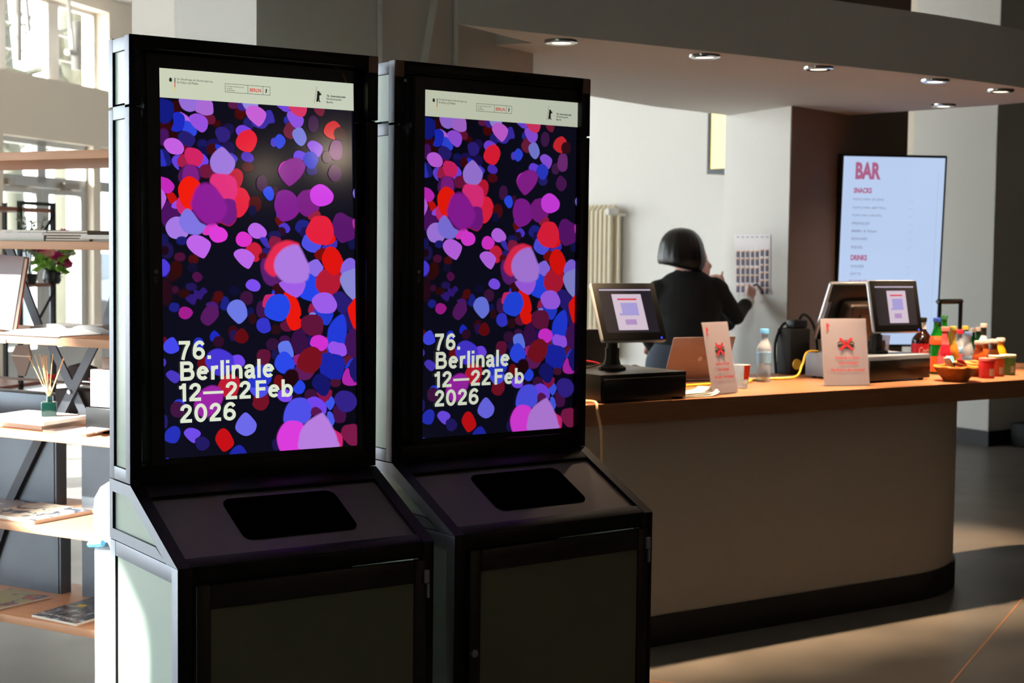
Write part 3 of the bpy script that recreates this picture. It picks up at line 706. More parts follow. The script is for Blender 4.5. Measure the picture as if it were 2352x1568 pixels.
    txt('76. Internationale', (1184, 299), (1310, 309), (1184, 284), ink, .025); txt('Filmfestspiele', (1184, 322), (1283, 329), (1184, 305), ink, .01); txt('Berlin', (1184, 340), (1226, 345), (1184, 326), ink, .01)
    # title
    tc = rgb(222, 230, 208); yl = -0.0054
    for s, bl, br, top in (('76.', (408.7, 826.4), (482.9, 824), (408.7, 782.8)), ('Berlinale', (412, 875), (627.8, 864.8), (412, 830.6)), ('12-22 Feb', (409.7, 922.3), (670.3, 909.6), (409.7, 880.5)), ('2026', (411.7, 970.8), (540.6, 964.2), (411.7, 928))):
        p, q, r = uv(*bl), uv(*br), uv(*top); qs, wd = letters(s); kx = (q[0]-p[0])/wd; ky = r[1]-p[1]; z0 = (p[1]+q[1])/2
        for qd in qs: poly([(p[0]+x*kx, z0+yy*ky) for x, yy in qd], yl, tc)
    me = bpy.data.meshes.new('display'); b.to_mesh(me); b.free(); return me
# ------------------------------------------------------------------ the two kiosks
M['plate'] = mat('grey_metal_plate', (104, 98, 96), 0.5, 0.7, var=0.12, scale=9)
M['pad'] = mat('black_touch_glass', (4, 4, 4), 0.9, spec=0.0)
M['led'] = mat('blue_indicator', (40, 60, 255), 0.5, emit=1.6)
M['bezel'] = mat('black_monitor_bezel', (12, 12, 13), 0.4, var=0.1, spec=0.4)
M['dim_print'] = mat('grey_bezel_print', (70, 70, 70), 0.5)
KW, KD, ZT, ZS, ZD, KDD = 0.7385, 0.1574, 2.0993, 0.9207, 0.7555, 0.3296
M['frame_black'] = mat('near_black_frame_metal', (22, 19, 17), .4, .55, var=.35, scale=18, spec=.4)  # near-black metal for every frame face but the outer sides
def blacken(o, lim=.35):
    o.data.materials.append(M['frame_black'])
    for p_ in o.data.polygons:
        if not (abs(p_.normal.x) > .5 and (p_.center.x < .006 or p_.center.x > KW-.006)): p_.material_index = 1
DISP = display_mesh()
def kiosk(k, mon, label, gain, gap):
    root = thing('information_kiosk', label, 'kiosk', k[0], k[1], 'frosted kiosks with festival screens')
    t = 0.034
    # aluminium profiles: tall upper module, slanted desk, base cabinet
    b = MB(); x1 = KW-t
    for x in (0, x1):
        for y in (0, KD-t):
            b.rbox((x+t/2, y+t/2, (ZS+1.913)/2), (t, t, 1.913-ZS-0.002), .003); b.rbox((x+t/2, y+t/2, (1.917+ZT)/2), (t, t, ZT-1.917), .003)
        for z in (ZT-t*.6, 1.905-.004, ZS+t*.55): b.rbox((x+t/2, KD/2, z), (t*.94, KD-2*t+.004, t*1.05), .002)
    for z in (ZT-t/2,): b.rbox((KW/2, t/2, z), (KW-2*t+.004, t, t), .003); b.rbox((KW/2, KD-t/2, z), (KW-2*t+.004, t, t), .003)
    b.rbox((KW/2, t/2, ZS+t*.7-.009), (KW-2*t+.004, t, t*1.4+.018), .003); b.rbox((KW/2, KD-t/2, ZS+t*.6), (KW-2*t+.004, t, t), .003)
    for z in (1.2, 1.75): b.rbox((KW/2, KD-t/2, z), (KW-2*t+.004, t*.7, .05), .003)
    blacken(b.build('upper_frame', M['alu'], root, smooth=30))
    sl = math.atan2(ZS-ZD, KDD); ln = math.hypot(ZS-ZD, KDD)
    b = MB()
    for x in (0, x1):
        b.prism([(0.0, 0.0), (0.0, -0.001)], 0, 0) if False else None
        Mx = Matrix(((0, 0, 1, x), (1, 0, 0, 0), (0, 1, 0, 0), (0, 0, 0, 1)))   # 2d (y,z) profile along x
        def pr(p): b.prism(p, 0, t, M=Mx)
        ys = lambda z: -(ZS-z)/(ZS-ZD)*KDD
        pr([(-KDD, ZD), (0, ZS), (0.0, ZS-t*1.15), (-KDD+.075, ZD)])                       # sloping edge
        pr([(0.0, ZS-.0015), (KD, ZS-.0015), (KD, ZS-t), (0.0, ZS-t)])
        pr([(KD-t*.7, ZS-t), (KD, ZS-t), (KD, ZD+.001), (KD-t*.7, ZD+.001)]); pr([(-KDD+.075, ZD+.0015), (KD-t*.7, ZD+.0015), (KD-t*.7, ZD+t*.9), (-KDD+.147, ZD+t*.9)])
    Ms = T(0, -KDD, ZD) @ rot('X', sl)
    b.rbox((KW/2, ln-.03, -.012), (KW-2*t, .06, .024), .003, M=Ms); b.rbox((KW/2, .02, -.012), (KW-2*t, .04, .024), .003, M=Ms)
    blacken(b.build('desk_frame', M['alu'], root, smooth=30))
    b = MB(); b.box((KW/2, ln/2-.004, -.014), (KW-2*t, ln-.085, .006), M=Ms); b.build('desk_plate', M['plate'], root)
    b = MB(); pw, ph, r = .335, .185, .028; out = []
    for cx, cy, a0 in ((pw/2-r, ph/2-r, 0), (-pw/2+r, ph/2-r, 90), (-pw/2+r, -ph/2+r, 180), (pw/2-r, -ph/2+r, 270)):
        out += [(KW*.53+cx+r*math.cos(math.radians(a0+q*15)), ln*.52+cy+r*math.sin(math.radians(a0+q*15))) for q in range(7)]
    b.prism(out, -.0105, -.0085, M=Ms); b.build('touch_pad', M['pad'], root)
    tb = .042; b = MB(); y0, y1 = -KDD, KD
    for x in (0, KW-tb):
        for y in (y0, y1-tb): b.rbox((x+tb/2, y+tb/2, (ZD+.03)/2), (tb, tb, ZD-.03-.0015), .003)
        for z in (ZD-tb*.5-.001, .06): b.rbox((x+tb/2, (y0+y1)/2, z), (tb*.94, y1-y0-2*tb+.004, tb), .003)
    for y in (y0+tb/2, y1-tb/2):
        for z in (ZD-tb*.5-.001, .06): b.rbox((KW/2, y, z), (KW-2*tb+.004, tb, tb), .003)
    blacken(b.build('base_frame', M['alu'], root, smooth=30))
    # door of the base cabinet, hung in front
    b = MB(); dx0, dx1, dz0, dz1, fw = .045, KW-.03, .07, ZD-.046, .062
    for (a0, a1, z0, z1) in ((dx0, dx0+fw*.62, dz0, dz1), (dx1-fw*.62, dx1, dz0, dz1), (dx0+fw*.62, dx1-fw*.62, dz1-fw, dz1), (dx0+fw*.62, dx1-fw*.62, dz0, dz0+fw)):
        b.rbox(((a0+a1)/2, y0-.004, (z0+z1)/2), (a1-a0, .018, z1-z0), .003)
    dr = b.build('cabinet_door', M['dark_alu'], root, smooth=30)
    b = MB(); b.box(((dx0+dx1)/2, y0-.004, (dz0+dz1)/2), (dx1-dx0-fw*1.2, .008, dz1-dz0-fw*1.96)); b.build('front_panel', M['shaded_frost'], dr)
    b = MB(); b.rbox((dx1-.004, y0-.018, dz1-.045), (.016, .01, .036), .003); b.rbox((dx1+.002, y0-.016, dz1-.085), (.008, .008, .04), .002); b.build('hinge', M['alu'], dr)
    b = MB(); b.lathe([(.011, 0), (.011, .012), (.006, .014)], n=14, M=T(dx0+.012, y0-.012, .42) @ rot('X', math.pi/2)); b.build('lock', M['alu'], dr, smooth=True)
    # frosted glass fillings
    for x in (0.011, KW-.011):
        b = MB(); b.box((x, KD/2, (1.92+ZT)/2-.012), (.006, KD-2*t+.01, ZT-1.92-.034)); b.build('side_panel', M['frost'], root)
        b = MB(); b.box((x, KD/2, (ZS+.04+1.89)/2), (.006, KD-2*t+.01, 1.89-ZS-.035)); b.build('side_panel', M['frost'], root)
        b = MB(); Mx = Matrix(((0, 0, 1, x-.003), (1, 0, 0, 0), (0, 1, 0, 0), (0, 0, 0, 1)))
        b.prism([(-KDD+.075, ZD+.01), (KD-.01, ZD+.01), (KD-.01, ZS-.02), (0.0, ZS-.02)], 0, .006, M=Mx); b.build('side_panel', M['frost'], root)
        b = MB(); b.box((x, (y0+y1)/2, ZD/2), (.006, y1-y0-.05, ZD-.06)); b.build('side_panel', M['frost'], root)
    b = MB(); b.box((KW/2, KD/2, ZT-.006), (KW-2*t, KD-2*t, .005)); b.build('top_panel', M['frost'], root)
    b = MB(); b.box((KW/2, KD-.008, (ZS+ZT)/2), (KW-2*t, .005, ZT-ZS-2*t)); b.build('back_panel', M['frost'], root)
    b = MB(); b.box((KW/2, KD-.012, ZD/2), (KW-2*tb, .006, ZD-.06)); b.build('back_panel', M['black_matt'], root)
    # monitor
    b = MB(); bz = .036; bx0, bx1, z0, z1 = -bz, SW_+bz, -bz, SH_+bz
    for (a0, a1, c0, c1) in ((bx0, 0, z0, z1), (SW_, bx1, z0, z1), (0, SW_, z0, 0), (0, SW_, SH_, z1)):
        b.box(((a0+a1)/2, .012, (c0+c1)/2), (a1-a0, .042, c1-c0))
    b.box((SW_/2, .06, SH_/2), (SW_+2*bz-.02, .056, SH_+2*bz-.02))
    b.rbox((bx0-.003, .01, SH_/2), (.008, .034, z1-z0), .003); b.rbox((bx1+.001, .012, SH_/2), (.006, .03, z1-z0), .002); b.rbox((SW_/2, .012, z1+.001), (SW_+2*bz, .03, .006), .002)
    mo = b.build('monitor', M['bezel'], root, smooth=30); mo.matrix_local = mon
    d = bpy.data.objects.new('display', DISP if gain == 1 else DISP.copy()); COL.objects.link(d); d.parent = mo; d.data.materials.append(display_mat('lit_display', gain)) if gain == 1 else (d.data.materials.clear(), d.data.materials.append(display_mat('lit_display_dim', gain)))
    d.location = (0, -.0015, 0)
    b = MB(); b.box((-.0245, -.0095, -.022), (.0018, .001, .013)); b.box((-.019, -.0095, -.0285), (.013, .001, .0018)); b.build('power_light', M['led'], mo)
    def letter(s, cx, cz, h, wd, name):
        b = MB(); tb_ = text_mesh(s, h=h, w=wd); b.absorb(tb_, T(cx, -.0094, cz) @ rot('Y', math.pi/2) @ rot('X', math.pi/2)); return b
    b = letter('FLATRON', SW_+.011, SH_-.006, .012, .062, 'x'); b.build('lettering', M['dim_print'], mo, normals=False)
    b = letter('LG', -.022, .486, .010, .016, 'x'); b.lathe([(.006, 0), (.006, .0006)], n=20, M=T(-.017, -.0088, .500) @ rot('X', math.pi/2)); b.build('brand_badge', M['grey_print'], mo, normals=False)
    b = MB(); b.box((SW_+.022, -.0093, -.012), (.011, .0008, .015)); b.build('energy_sticker', M['dim_print'], mo)
    M.setdefault('worn_copper', mat('worn_brown_metal', (120, 88, 76), .5, .5, var=.3, scale=30))
    for x in ((KW-.017,) if gain == 1 else (.017, KW-.017)):
        b = MB(); b.rbox((x, -.0006, ZT-.025), (.03, .003, .046), .001); b.build('worn_corner', M['worn_copper'], root)
    if gap:
        M['brass_tag'] = mat('yellow_brass_tag', (176, 128, 56), .35, .6); b = MB(); b.tube([(KW-.115, .06, ZT-.036), (KW-.100, .055, ZT-.038), (KW-.088, .05, ZT-.055), (KW-.08, .05, ZT-.075)], .006, 8); b.build('hanging_hook', M['brass_tag'], root, smooth=True)
    return root
kiosk(KL, MON_L, 'nearer kiosk, its festival screen hanging crooked in the frame, left of the pair', 1, True)
kiosk(KR, MON_R, 'further kiosk, its festival screen hanging straight, beside the bar counter', 0.82, False)
# ------------------------------------------------------------------ bar counter, lights, radiator, menu screen
M['counter_paint'] = mat('counter_paint', (178, 166, 152), 0.75, var=0.02, scale=25, bump=0.04)
M['worktop'] = mat('oiled_worktop_wood', (140, 96, 68), 0.3, var=0.28, scale=5, stretch=(1.2, 14, 14), spec=0.4)
M['chrome'] = mat('chrome', (225, 225, 225), 0.12, 1.0, var=0.01)
M['lamp_glow'] = mat('warm_lamp_glow', (255, 226, 190), 0.4, var=0.0, emit=5.0)
M['radiator'] = mat('cream_radiator_enamel', (214, 202, 176), 0.4, var=0.02)
def arc2(cx, cy, rx, ry, a0, a1, n=14): return [(cx+rx*math.cos(math.radians(a0+(a1-a0)*k/n)), cy+ry*math.sin(math.radians(a0+(a1-a0)*k/n))) for k in range(n+1)]
WT = 0.98
base = [(3.42, 4.61)] + arc2(5.30, 5.16, .67, .55, -90, 0) + [(5.97, 5.28), (3.60, 5.29), (3.597, 5.165), (3.42, 5.085)]
ctr = thing('bar_counter', 'long curved bar counter with wooden worktop and plain painted front', 'counter', (4.6, 4.9, 0))
def local(o, r):
    o.location = -V(r.location) if r.rotation_euler.z == 0 else o.location; return o
b = MB(); b.prism(base, .02, .9); local(b.build('counter_front', M['counter_paint'], ctr, smooth=30), ctr)
skirt = [(3.42, 4.598)] + arc2(5.30, 5.16, .682, .562, -90, 0) + [(5.982, 5.27), (3.61, 5.27), (3.607, 5.17), (3.43, 5.08)]
b = MB(); b.prism(skirt, 0, .12); local(b.build('skirting', M['black_skirt'], ctr, smooth=30), ctr)
top = [(3.40, 4.53), (6.55, 4.53)] + arc2(6.6, 4.94, .42, .41, -85, 90) + [(3.60, 5.35), (3.597, 5.165), (3.40, 5.075)]
b = MB(); b.prism(top, .90, WT); local(b.build('worktop', M['worktop'], ctr, smooth=30), ctr)
# downlights in the soffit
LIGHTS = [(3.446, 4.775), (4.15, 4.755), (4.79, 4.75), (5.536, 4.755), (6.099, 4.837), (6.472, 5.497)]
def spot(parent, loc, e, size, color, blend=1.0, aim=None):
    l = bpy.data.lights.new('lamp', 'SPOT'); l.energy = e; l.spot_size = math.radians(size); l.spot_blend = blend; l.color = color; l.shadow_soft_size = .025
    o = bpy.data.objects.new('lamp', l); COL.objects.link(o); o.location = loc; o.parent = parent
    if aim: o.rotation_euler = V(aim).to_track_quat('-Z', 'Y').to_euler()
    return o
WHERE = ['chrome downlight nearest the kiosks at the left end of the canopy', 'chrome downlight above the upright narrow sign and water bottle', 'chrome downlight in the middle of the canopy edge row', 'chrome downlight above the broad sign, fourth from the kiosks', 'chrome downlight at the right end of the canopy edge row', 'lone chrome downlight at the back of the canopy near the menu screen']
for (x, y), lb in zip(LIGHTS, WHERE):
    r = thing('downlight', lb, 'ceiling light', (x, y, SOF), 0, 'downlights in the bar canopy')
    b = MB(); b.lathe([(.036, -.004), (.036, -.010), (.050, -.014), (.064, -.009), (.066, -.001), (.066, .0)], n=28); b.build('trim_ring', M['chrome'], r, smooth=True)
    b = MB(); b.lathe([(.036, -.006), (.02, -.0075), (.001, -.008)], n=20); b.build('bulb_lens', M['lamp_glow'], r, smooth=True)
    spot(r, (0, 0, -.016), 560, 42, (1.0, .68, .40)); spot(r, (0, 0, -.017), 30, 118, (1.0, .74, .50))
# lights of the foyer, over the floor in front of the kiosks and the bar
M['lamp_shade'] = mat('cream_lamp_shade', (214, 200, 176), .7)
def mirrored(px, py, t):
    d = ray(px, py); p_ = atp(px, py, _o, _n); n_ = _n.normalized(); return p_ + (d-n_*2*d.dot(n_)).normalized()*t
for k, (x, y, z) in enumerate((tuple(mirrored(605, 350, 9.0)), tuple(mirrored(768, 305, 6.5)))):   # pendants behind the camera, mirrored in the nearer screen
    r = thing('pendant_lamp', ['warm pendant lamp hanging behind the camera, nearer the kiosks', 'warm pendant lamp hanging behind the camera, further along the foyer'][k], 'lamp', (x, y, z), 0, 'pendants in the foyer')
    b = MB(); b.lathe([(.03, .12), (.2, -.1), (.195, -.1), (.027, .11)], n=24); b.build('shade', M['lamp_shade'], r, smooth=50); b = MB(); b.lathe([(.02, -.0), (.045, -.03), (.045, -.06), (.01, -.09)], n=16); b.build('bulb', M['lamp_glow'], r, smooth=True)
    b = MB(); b.tube([(0, 0, .1), (0, 0, ROOM_H-z)], .006, 6); b.build('flex', M['black'], r)
    l = bpy.data.lights.new('lamp', 'POINT'); l.energy = (7, 16)[k]; l.color = (1, .8, .6); l.shadow_soft_size = .12; o = bpy.data.objects.new('lamp', l); COL.objects.link(o); o.parent = r; o.location = (0, 0, -.14)
# radiator on the far wall
rx = 6.5
ra = thing('radiator', 'cream column radiator on the pale back wall beside the person', 'radiator', (rx-.06, 8.9, 1.2))
b = MB()
for k in range(18):
    y = -.64+k*.0497+.0; 
    for dx in (-.045, .02): b.tube([(dx, y, -.38), (dx, y, .63)], .017, 8)
    b.tube([(-.045, y, .625), (-.012, y, .66), (.02, y, .63)], .015, 6)
b.build('columns', M['radiator'], ra, smooth=True)
b = MB(); b.tube([(-.012, -.66, .6), (-.012, .26, .6)], .02, 8); b.build('header_pipe', M['radiator'], ra, smooth=True)
b = MB(); b.tube([(-.012, -.66, -.35), (-.012, .26, -.35)], .02, 8); b.build('header_pipe', M['radiator'], ra, smooth=True)
b = MB(); b.lathe([(.022, 0), (.026, .02), (.026, .075), (.02, .085)], n=14, M=T(-.03, -.69, .62) @ rot('Y', -math.pi/2)); b.tube([(-.012, -.69, .6), (.035, -.69, .6)], .012, 6); b.build('thermostat_head', M['paint'], ra, smooth=True)
b = MB(); b.tube([(-.012, -.69, .6), (-.012, -.70, -.7), (.04, -.70, -.72)], .011, 6); b.build('supply_pipe', M['radiator'], ra, smooth=True)
# lit wall case half hidden by the bar pier
M['warm_case'] = mat('backlit_yellow_acrylic', (238, 220, 156), 0.5, var=0.02, emit=0.75)
ca = thing('light_box', 'yellow lit wall case in dark frame, partly behind the bar pier', 'light box', (6.5, 7.15, 2.25))
b = MB(); b.box((-.06, 0, 0), (.1, .2, .36)); b.build('case_face', M['warm_case'], ca)
b = MB(); b.box((-.06, 0, -.195), (.12, .24, .03)); b.box((-.06, 0, .195), (.12, .24, .03)); b.box((-.06, .11, 0), (.12, .02, .36)); b.box((-.06, -.11, 0), (.12, .02, .36)); b.build('case_frame', M['black'], ca)
# menu screen
def emit_mat(name, c, gain=1.0, gloss=.03):
    m = bpy.data.materials.new(name); m.use_nodes = True; b_ = m.node_tree.nodes['Principled BSDF']; b_.inputs['Base Color'].default_value = (0.01, 0.01, 0.01, 1); b_.inputs['Roughness'].default_value = .25
    b_.inputs['Specular IOR Level'].default_value = gloss*6; b_.inputs['Emission Color'].default_value = rgb(*c); b_.inputs['Emission Strength'].default_value = gain
    nt = m.node_tree; tc = nt.nodes.new('ShaderNodeTexCoord'); n_ = nt.nodes.new('ShaderNodeTexNoise'); n_.inputs['Scale'].default_value = 2.5; mx = nt.nodes.new('ShaderNodeMix'); mx.data_type = 'RGBA'
    mx.inputs[6].default_value = rgb(*[x*.97 for x in c]); mx.inputs[7].default_value = rgb(*[min(255, x*1.02) for x in c]); nt.links.new(tc.outputs['Object'], n_.inputs[0]); nt.links.new(n_.outputs[0], mx.inputs[0]); nt.links.new(mx.outputs[2], b_.inputs['Emission Color']); return m
M['menu_bg'] = emit_mat('menu_background', (186, 207, 240)); M['menu_red'] = emit_mat('menu_red', (172, 96, 134)); M['menu_grey'] = emit_mat('menu_grey', (140, 150, 178)); M['menu_pale'] = emit_mat('menu_pale_grey', (168, 184, 210))
def screen_frame(c, yaw, tilt): return T(*c) @ rot('Z', yaw) @ rot('X', -tilt)    # local x right, z up, -y towards the viewer
MW, MH = .602, 1.07
ms = thing('menu_screen', 'large upright bar menu screen hung on the dark pier', 'screen', (6.708, 6.051, 2.106-MH/2))
def setrot(o, yaw, tilt): o.rotation_euler = (rot('Z', yaw) @ rot('X', -tilt)).to_euler()
setrot(ms, math.radians(-26.2), math.radians(-3.4))
b = MB(); b.rbox((0, .03, 0), (MW+.028, .055, MH+.028), .006); b.build('screen_casing', M['bezel'], ms, smooth=30)
b = MB()
b.poly([(-MW/2, .0015, -MH/2), (MW/2, .0015, -MH/2), (MW/2, .0015, MH/2), (-MW/2, .0015, MH/2)], 0)
def mtxt(s, x0, y0, x1, y1, mi, bold=0.0):
    f = lambda x, y: (-MW/2+(x-268+(y-88)*.043)/1072*MW, MH/2-(y-90)/1850)
    p, q = f(x0, y1), f(x1, y0); tb = text_mesh(s, h=q[1]-p[1], w=q[0]-p[0], bold=bold); b.absorb(tb, T(p[0], .0005, p[1]) @ rot('X', math.pi/2), mi)
mtxt('BAR', 385, 148, 660, 328, 1, .05); mtxt('SNACKS', 370, 415, 563, 473, 1, .05); mtxt('DRINKS', 338, 1120, 515, 1180, 1, .05)
for s, y, w_, pr in (('POPCORN (KLEIN)', 525, 325, '4,5'), ('POPCORN (MITTEL)', 613, 350, '5,5'), ('POPCORN (GROSS)', 693, 310, '6,5'), ('PRINGLES', 773, 185, '3,5'), ("M&M's & Nüsse", 853, 265, '2,5'), ('EISWARE', 936, 170, '2,5'), ('RIEGEL', 1024, 130, '2,0'), ('WASSER', 1226, 150, '3,0'), ('SÄFTE', 1303, 118, '4,0')):
    x = 364-(y-525)*.043; mtxt(s, x, y, x+w_, y+30, 2, .02); mtxt(pr, x+595, y+10, x+640, y+32, 3)
    mtxt('süß oder salzig, frisch' if y < 760 else 'verschiedene Sorten', x, y+42, x+w_*.85, y+53, 3)
mtxt('SCHORLEN', 322, 1384, 520, 1416, 1, .02)
for k, s in enumerate(('COLA', 'LIMO', 'BIER', 'WEIN', 'SEKT')): mtxt(s, 318-k*3, 1470+k*82, 318-k*3+110, 1500+k*82, 2, .02)
b.box((.265, .0012, 0), (.002, .001, .94), 3)
b.build('menu_display', [M['menu_bg'], M['menu_red'], M['menu_grey'], M['menu_pale']], ms, normals=False)
b = MB(); b.box((-.12, .10, 0), (.18, .10, .2)); b.build('wall_mount', M['black'], ms)
# ------------------------------------------------------------------ things on the counter
def clear_mat(name, c, amount=.85, tint=None, rough=.05):
    m = bpy.data.materials.new(name); m.use_nodes = True; nt = m.node_tree; nt.nodes.clear(); N = nt.nodes.new; L = nt.links.new
    o = N('ShaderNodeOutputMaterial'); t = N('ShaderNodeBsdfTransparent'); p = N('ShaderNodeBsdfPrincipled'); mx = N('ShaderNodeMixShader')
    t.inputs[0].default_value = rgb(*(tint or c)); p.inputs['Base Color'].default_value = rgb(*c); p.inputs['Roughness'].default_value = rough
    tc = N('ShaderNodeTexCoord'); no = N('ShaderNodeTexNoise'); no.inputs['Scale'].default_value = 25; mr = N('ShaderNodeMapRange'); mr.inputs[3].default_value = (1-amount)*.8; mr.inputs[4].default_value = (1-amount)*1.2
    L(tc.outputs['Object'], no.inputs[0]); L(no.outputs[0], mr.inputs[0]); L(mr.outputs[0], mx.inputs[0]); L(t.outputs[0], mx.inputs[1]); L(p.outputs[0], mx.inputs[2]); L(mx.outputs[0], o.inputs[0]); return m
M['clear'] = clear_mat('clear_plastic', (225, 232, 240), .72); M['acrylic'] = clear_mat('acrylic_sheet', (245, 245, 248), .92)
M['green_glass'] = clear_mat('green_bottle_glass', (16, 120, 30), .45, (60, 190, 70)); M['dgreen_glass'] = clear_mat('dark_green_bottle_glass', (10, 70, 30), .45, (30, 130, 60))
M['paper'] = mat('white_paper', (226, 218, 220), 0.8, var=0.02)
M['sign_paper'] = mat('translucent_sign_paper', (240, 226, 226), 0.8, var=0.02); through(M['sign_paper'], .7); M['paper_grey'] = mat('grey_newsprint', (190, 182, 172), 0.85, var=0.06, scale=40)
M['red_print'] = mat('red_print', (205, 45, 60), 0.7); M['dark_print'] = mat('dark_print', (44, 44, 46), 0.7)
M['cover_dark'] = mat('dark_metal_housing', (70, 60, 54), 0.35, 0.7)
M['pos_bg'] = emit_mat('till_dark_window', (27, 24, 34)); M['pos_sheet'] = emit_mat('till_seating_sheet', (208, 190, 206)); M['pos_bar'] = emit_mat('till_title_bar', (190, 176, 196))
M['pos_red'] = emit_mat('till_red_bar', (212, 36, 66)); M['pos_blue'] = emit_mat('till_blue_seats', (138, 134, 214)); M['pos_purple'] = emit_mat('till_purple_seats', (172, 140, 190))
def cash_drawer(label, c, s, rz, m, lite=None):
    r = thing('cash_drawer', label, 'cash drawer', c, rz); b = MB()
    b.rbox((0, 0, s[2]/2+.006), (s[0], s[1], s[2]-.006), .003)
    r2 = b.build('drawer_casing', m, r, smooth=30)
    b = MB(); b.rbox((0, -s[1]/2-.002, s[2]*.48), (s[0]-.02, .006, s[2]*.78), .002); b.lathe([(.008, 0), (.008, .004)], n=12, M=T(.0, -s[1]/2-.004, s[2]*.5) @ rot('X', math.pi/2)); b.build('drawer_front', M['black'], r, smooth=30)
    for x in (-1, 1):
        for y in (-1, 1): b = MB(); b.lathe([(.012, 0), (.012, .008)], c=(x*(s[0]/2-.03), y*(s[1]/2-.03), 0), n=10); b.build('foot', M['black_matt'], r)
    return r
M['drawer_grey'] = mat('grey_drawer_steel', (104, 112, 126), 0.45, var=0.05)
cash_drawer('wide black cash drawer at the kiosk end of the counter', (3.697, 4.760, WT), (.43, .41, .105), .03, M['black'])
cash_drawer('cash drawer with grey side behind the broad sign', (5.322, 4.92, WT), (.435, .37, .115), .05, M['drawer_grey'])
def customer_display(label, c, yaw, tilt, w_, h_, zbase, pole, su, sheet_u, narrow=1.0):
    r = thing('till_display', label, 'till display', (pole[0], pole[1], zbase)); I = T(-pole[0], -pole[1], -zbase)
    Fm = I @ screen_frame(c, yaw, tilt)
    b = MB(); b.rbox((0, .012, 0), (w_, .026, h_), .012, M=Fm, seg=3); hd = b.build('display_housing', M['silver'], r, smooth=30)
    b = MB(); b.rbox((0, -.0005, 0), (w_-.008, .006, h_-.008), .003, M=Fm); b.build('screen_glass', M['bezel'], hd, smooth=30)
    X = lambda u: -w_/2+u*w_; Z = lambda v: h_/2-v*h_
    b = MB()
    def q(u0, u1, v0, v1, mi, d): b.poly([Fm @ V((X(u0), -.0036-d, Z(v1))), Fm @ V((X(u1), -.0036-d, Z(v1))), Fm @ V((X(u1), -.0036-d, Z(v0))), Fm @ V((X(u0), -.0036-d, Z(v0)))], mi)
    a0, a1 = sheet_u
    q(.09, .90, .11, .86, 0, 0); q(.10, .90, .125, .15, 2, .0003); q(a0, a1, .21, .82, 1, .0003); wd = a1-a0
    q(a0+wd*.16, a0+wd*.82, .285, .312, 3, .0006)
    for k in range(11): q(a0+wd*(.24 if k < 9 else .14), a0+wd*.80, .362+k*.0195, .362+k*.0195+.0135, 4, .0006)
    q(a0+wd*.28, a0+wd*.66, .64, .73, 5, .0006)
    b.build('display_picture', [M['pos_bg'], M['pos_sheet'], M['pos_bar'], M['pos_red'], M['pos_blue'], M['pos_purple']], hd, normals=False)
    b = MB(); b.lathe([(.004, 0), (.004, .002)], n=10, M=Fm @ T(w_*.405, -.003, -h_*.455) @ rot('X', math.pi/2)); b.build('power_light', M['led'], hd)
    b = MB(); hz = (Fm @ V((0, .03, -h_*.1))); b.tube([(0, 0, .02), (0, 0, hz.z*.55), (hz.x*.5, hz.y*.6, hz.z*.9), (hz.x, hz.y+.012, hz.z)], [.026, .022, .022, .022], 12); b.build('stand_pole', M['black_matt'], r, smooth=True)
    b = MB(); b.lathe([(.055, 0), (.055, .014), (.035, .026), (.028, .05), (.028, .09)], n=8); b.build('stand_foot', M['black_matt'], r, smooth=30)
    return r
customer_display('till display with a seating plan on the wide black cash drawer', (3.712, 4.668, 1.319), math.radians(-8), math.radians(26), .29, .249, WT+.105, (3.68, 4.73), 0, (.275, .73))
customer_display('smaller till display with a seating plan beside the soft drink bottles', (5.40, 4.83, 1.316), math.radians(-6), math.radians(12.5), .29, .246, WT+.115, (5.33, 4.88), 0, (.33, .72))
# operator side screens, seen from behind
def operator_screen(label, c, yaw, tilt, w_, h_):
    r = thing('till_monitor', label, 'till monitor', (c[0], c[1], WT)); I = T(-c[0], -c[1], -WT); Fm = I @ screen_frame(c, yaw, tilt)
    b = MB(); b.rbox((0, .0, 0), (w_, .03, h_), .013, M=Fm, seg=3); b.build('screen_rim', M['silver'], r, smooth=30)
    b = MB(); b.rbox((0, -.013, 0), (w_-.014, .012, h_-.014), .005, M=Fm); b.build('back_cover', M['black'], r, smooth=30)
    b = MB(); b.rbox((.03, -.05, -.03), (w_*.66, .08, h_*.62), .022, M=Fm, seg=3); bx = b.build('rear_housing', M['cover_dark'], r, smooth=30)
    b = MB(); b.box((.04, -.092, -.03), (w_*.36, .008, h_*.34), M=Fm); b.build('socket_recess', M['black'], bx)
    b = MB(); b.box((-w_*.46, -.012, -.01), (.02, .02, h_*.42), M=Fm); b.build('card_slot', M['drawer_grey'], r)
    k = Fm @ V((0, -.02, -h_*.3)); b = MB(); b.tube([k, (k.x, k.y*.6+.04, k.z*.5), (0, .115, .012)], .03, 10); b.lathe([(.08, .001), (.08, .012), (.03, .02)], c=(0, .12, 0), n=20); b.build('monitor_stand', M['black_matt'], r, smooth=30)
    return r
operator_screen('staff till monitor seen from behind, metal housing on its back', (5.43, 5.135, 1.285), math.radians(-3), math.radians(-22), .369, .296)
t_ = thing('tablet', 'silver edged tablet leaning behind the first till display', 'tablet', (3.83, 5.12, WT)); Fm = T(0, 0, .145) @ rot('Z', -.1) @ rot('X', -.25)
b = MB(); b.rbox((0, 0, 0), (.26, .012, .21), .005, M=Fm); b.build('tablet_body', M['silver'], t_, smooth=30); b = MB(); b.rbox((0, -.005, 0), (.235, .006, .2), .002, M=Fm); b.build('tablet_glass', M['black'], t_)
b = MB(); b.tube([(0, .02, .12), (0, .1, .006)], .01, 6); b.box((0, .02, .016), (.18, .14, .03)); b.build('tablet_stand', M['black_matt'], t_)
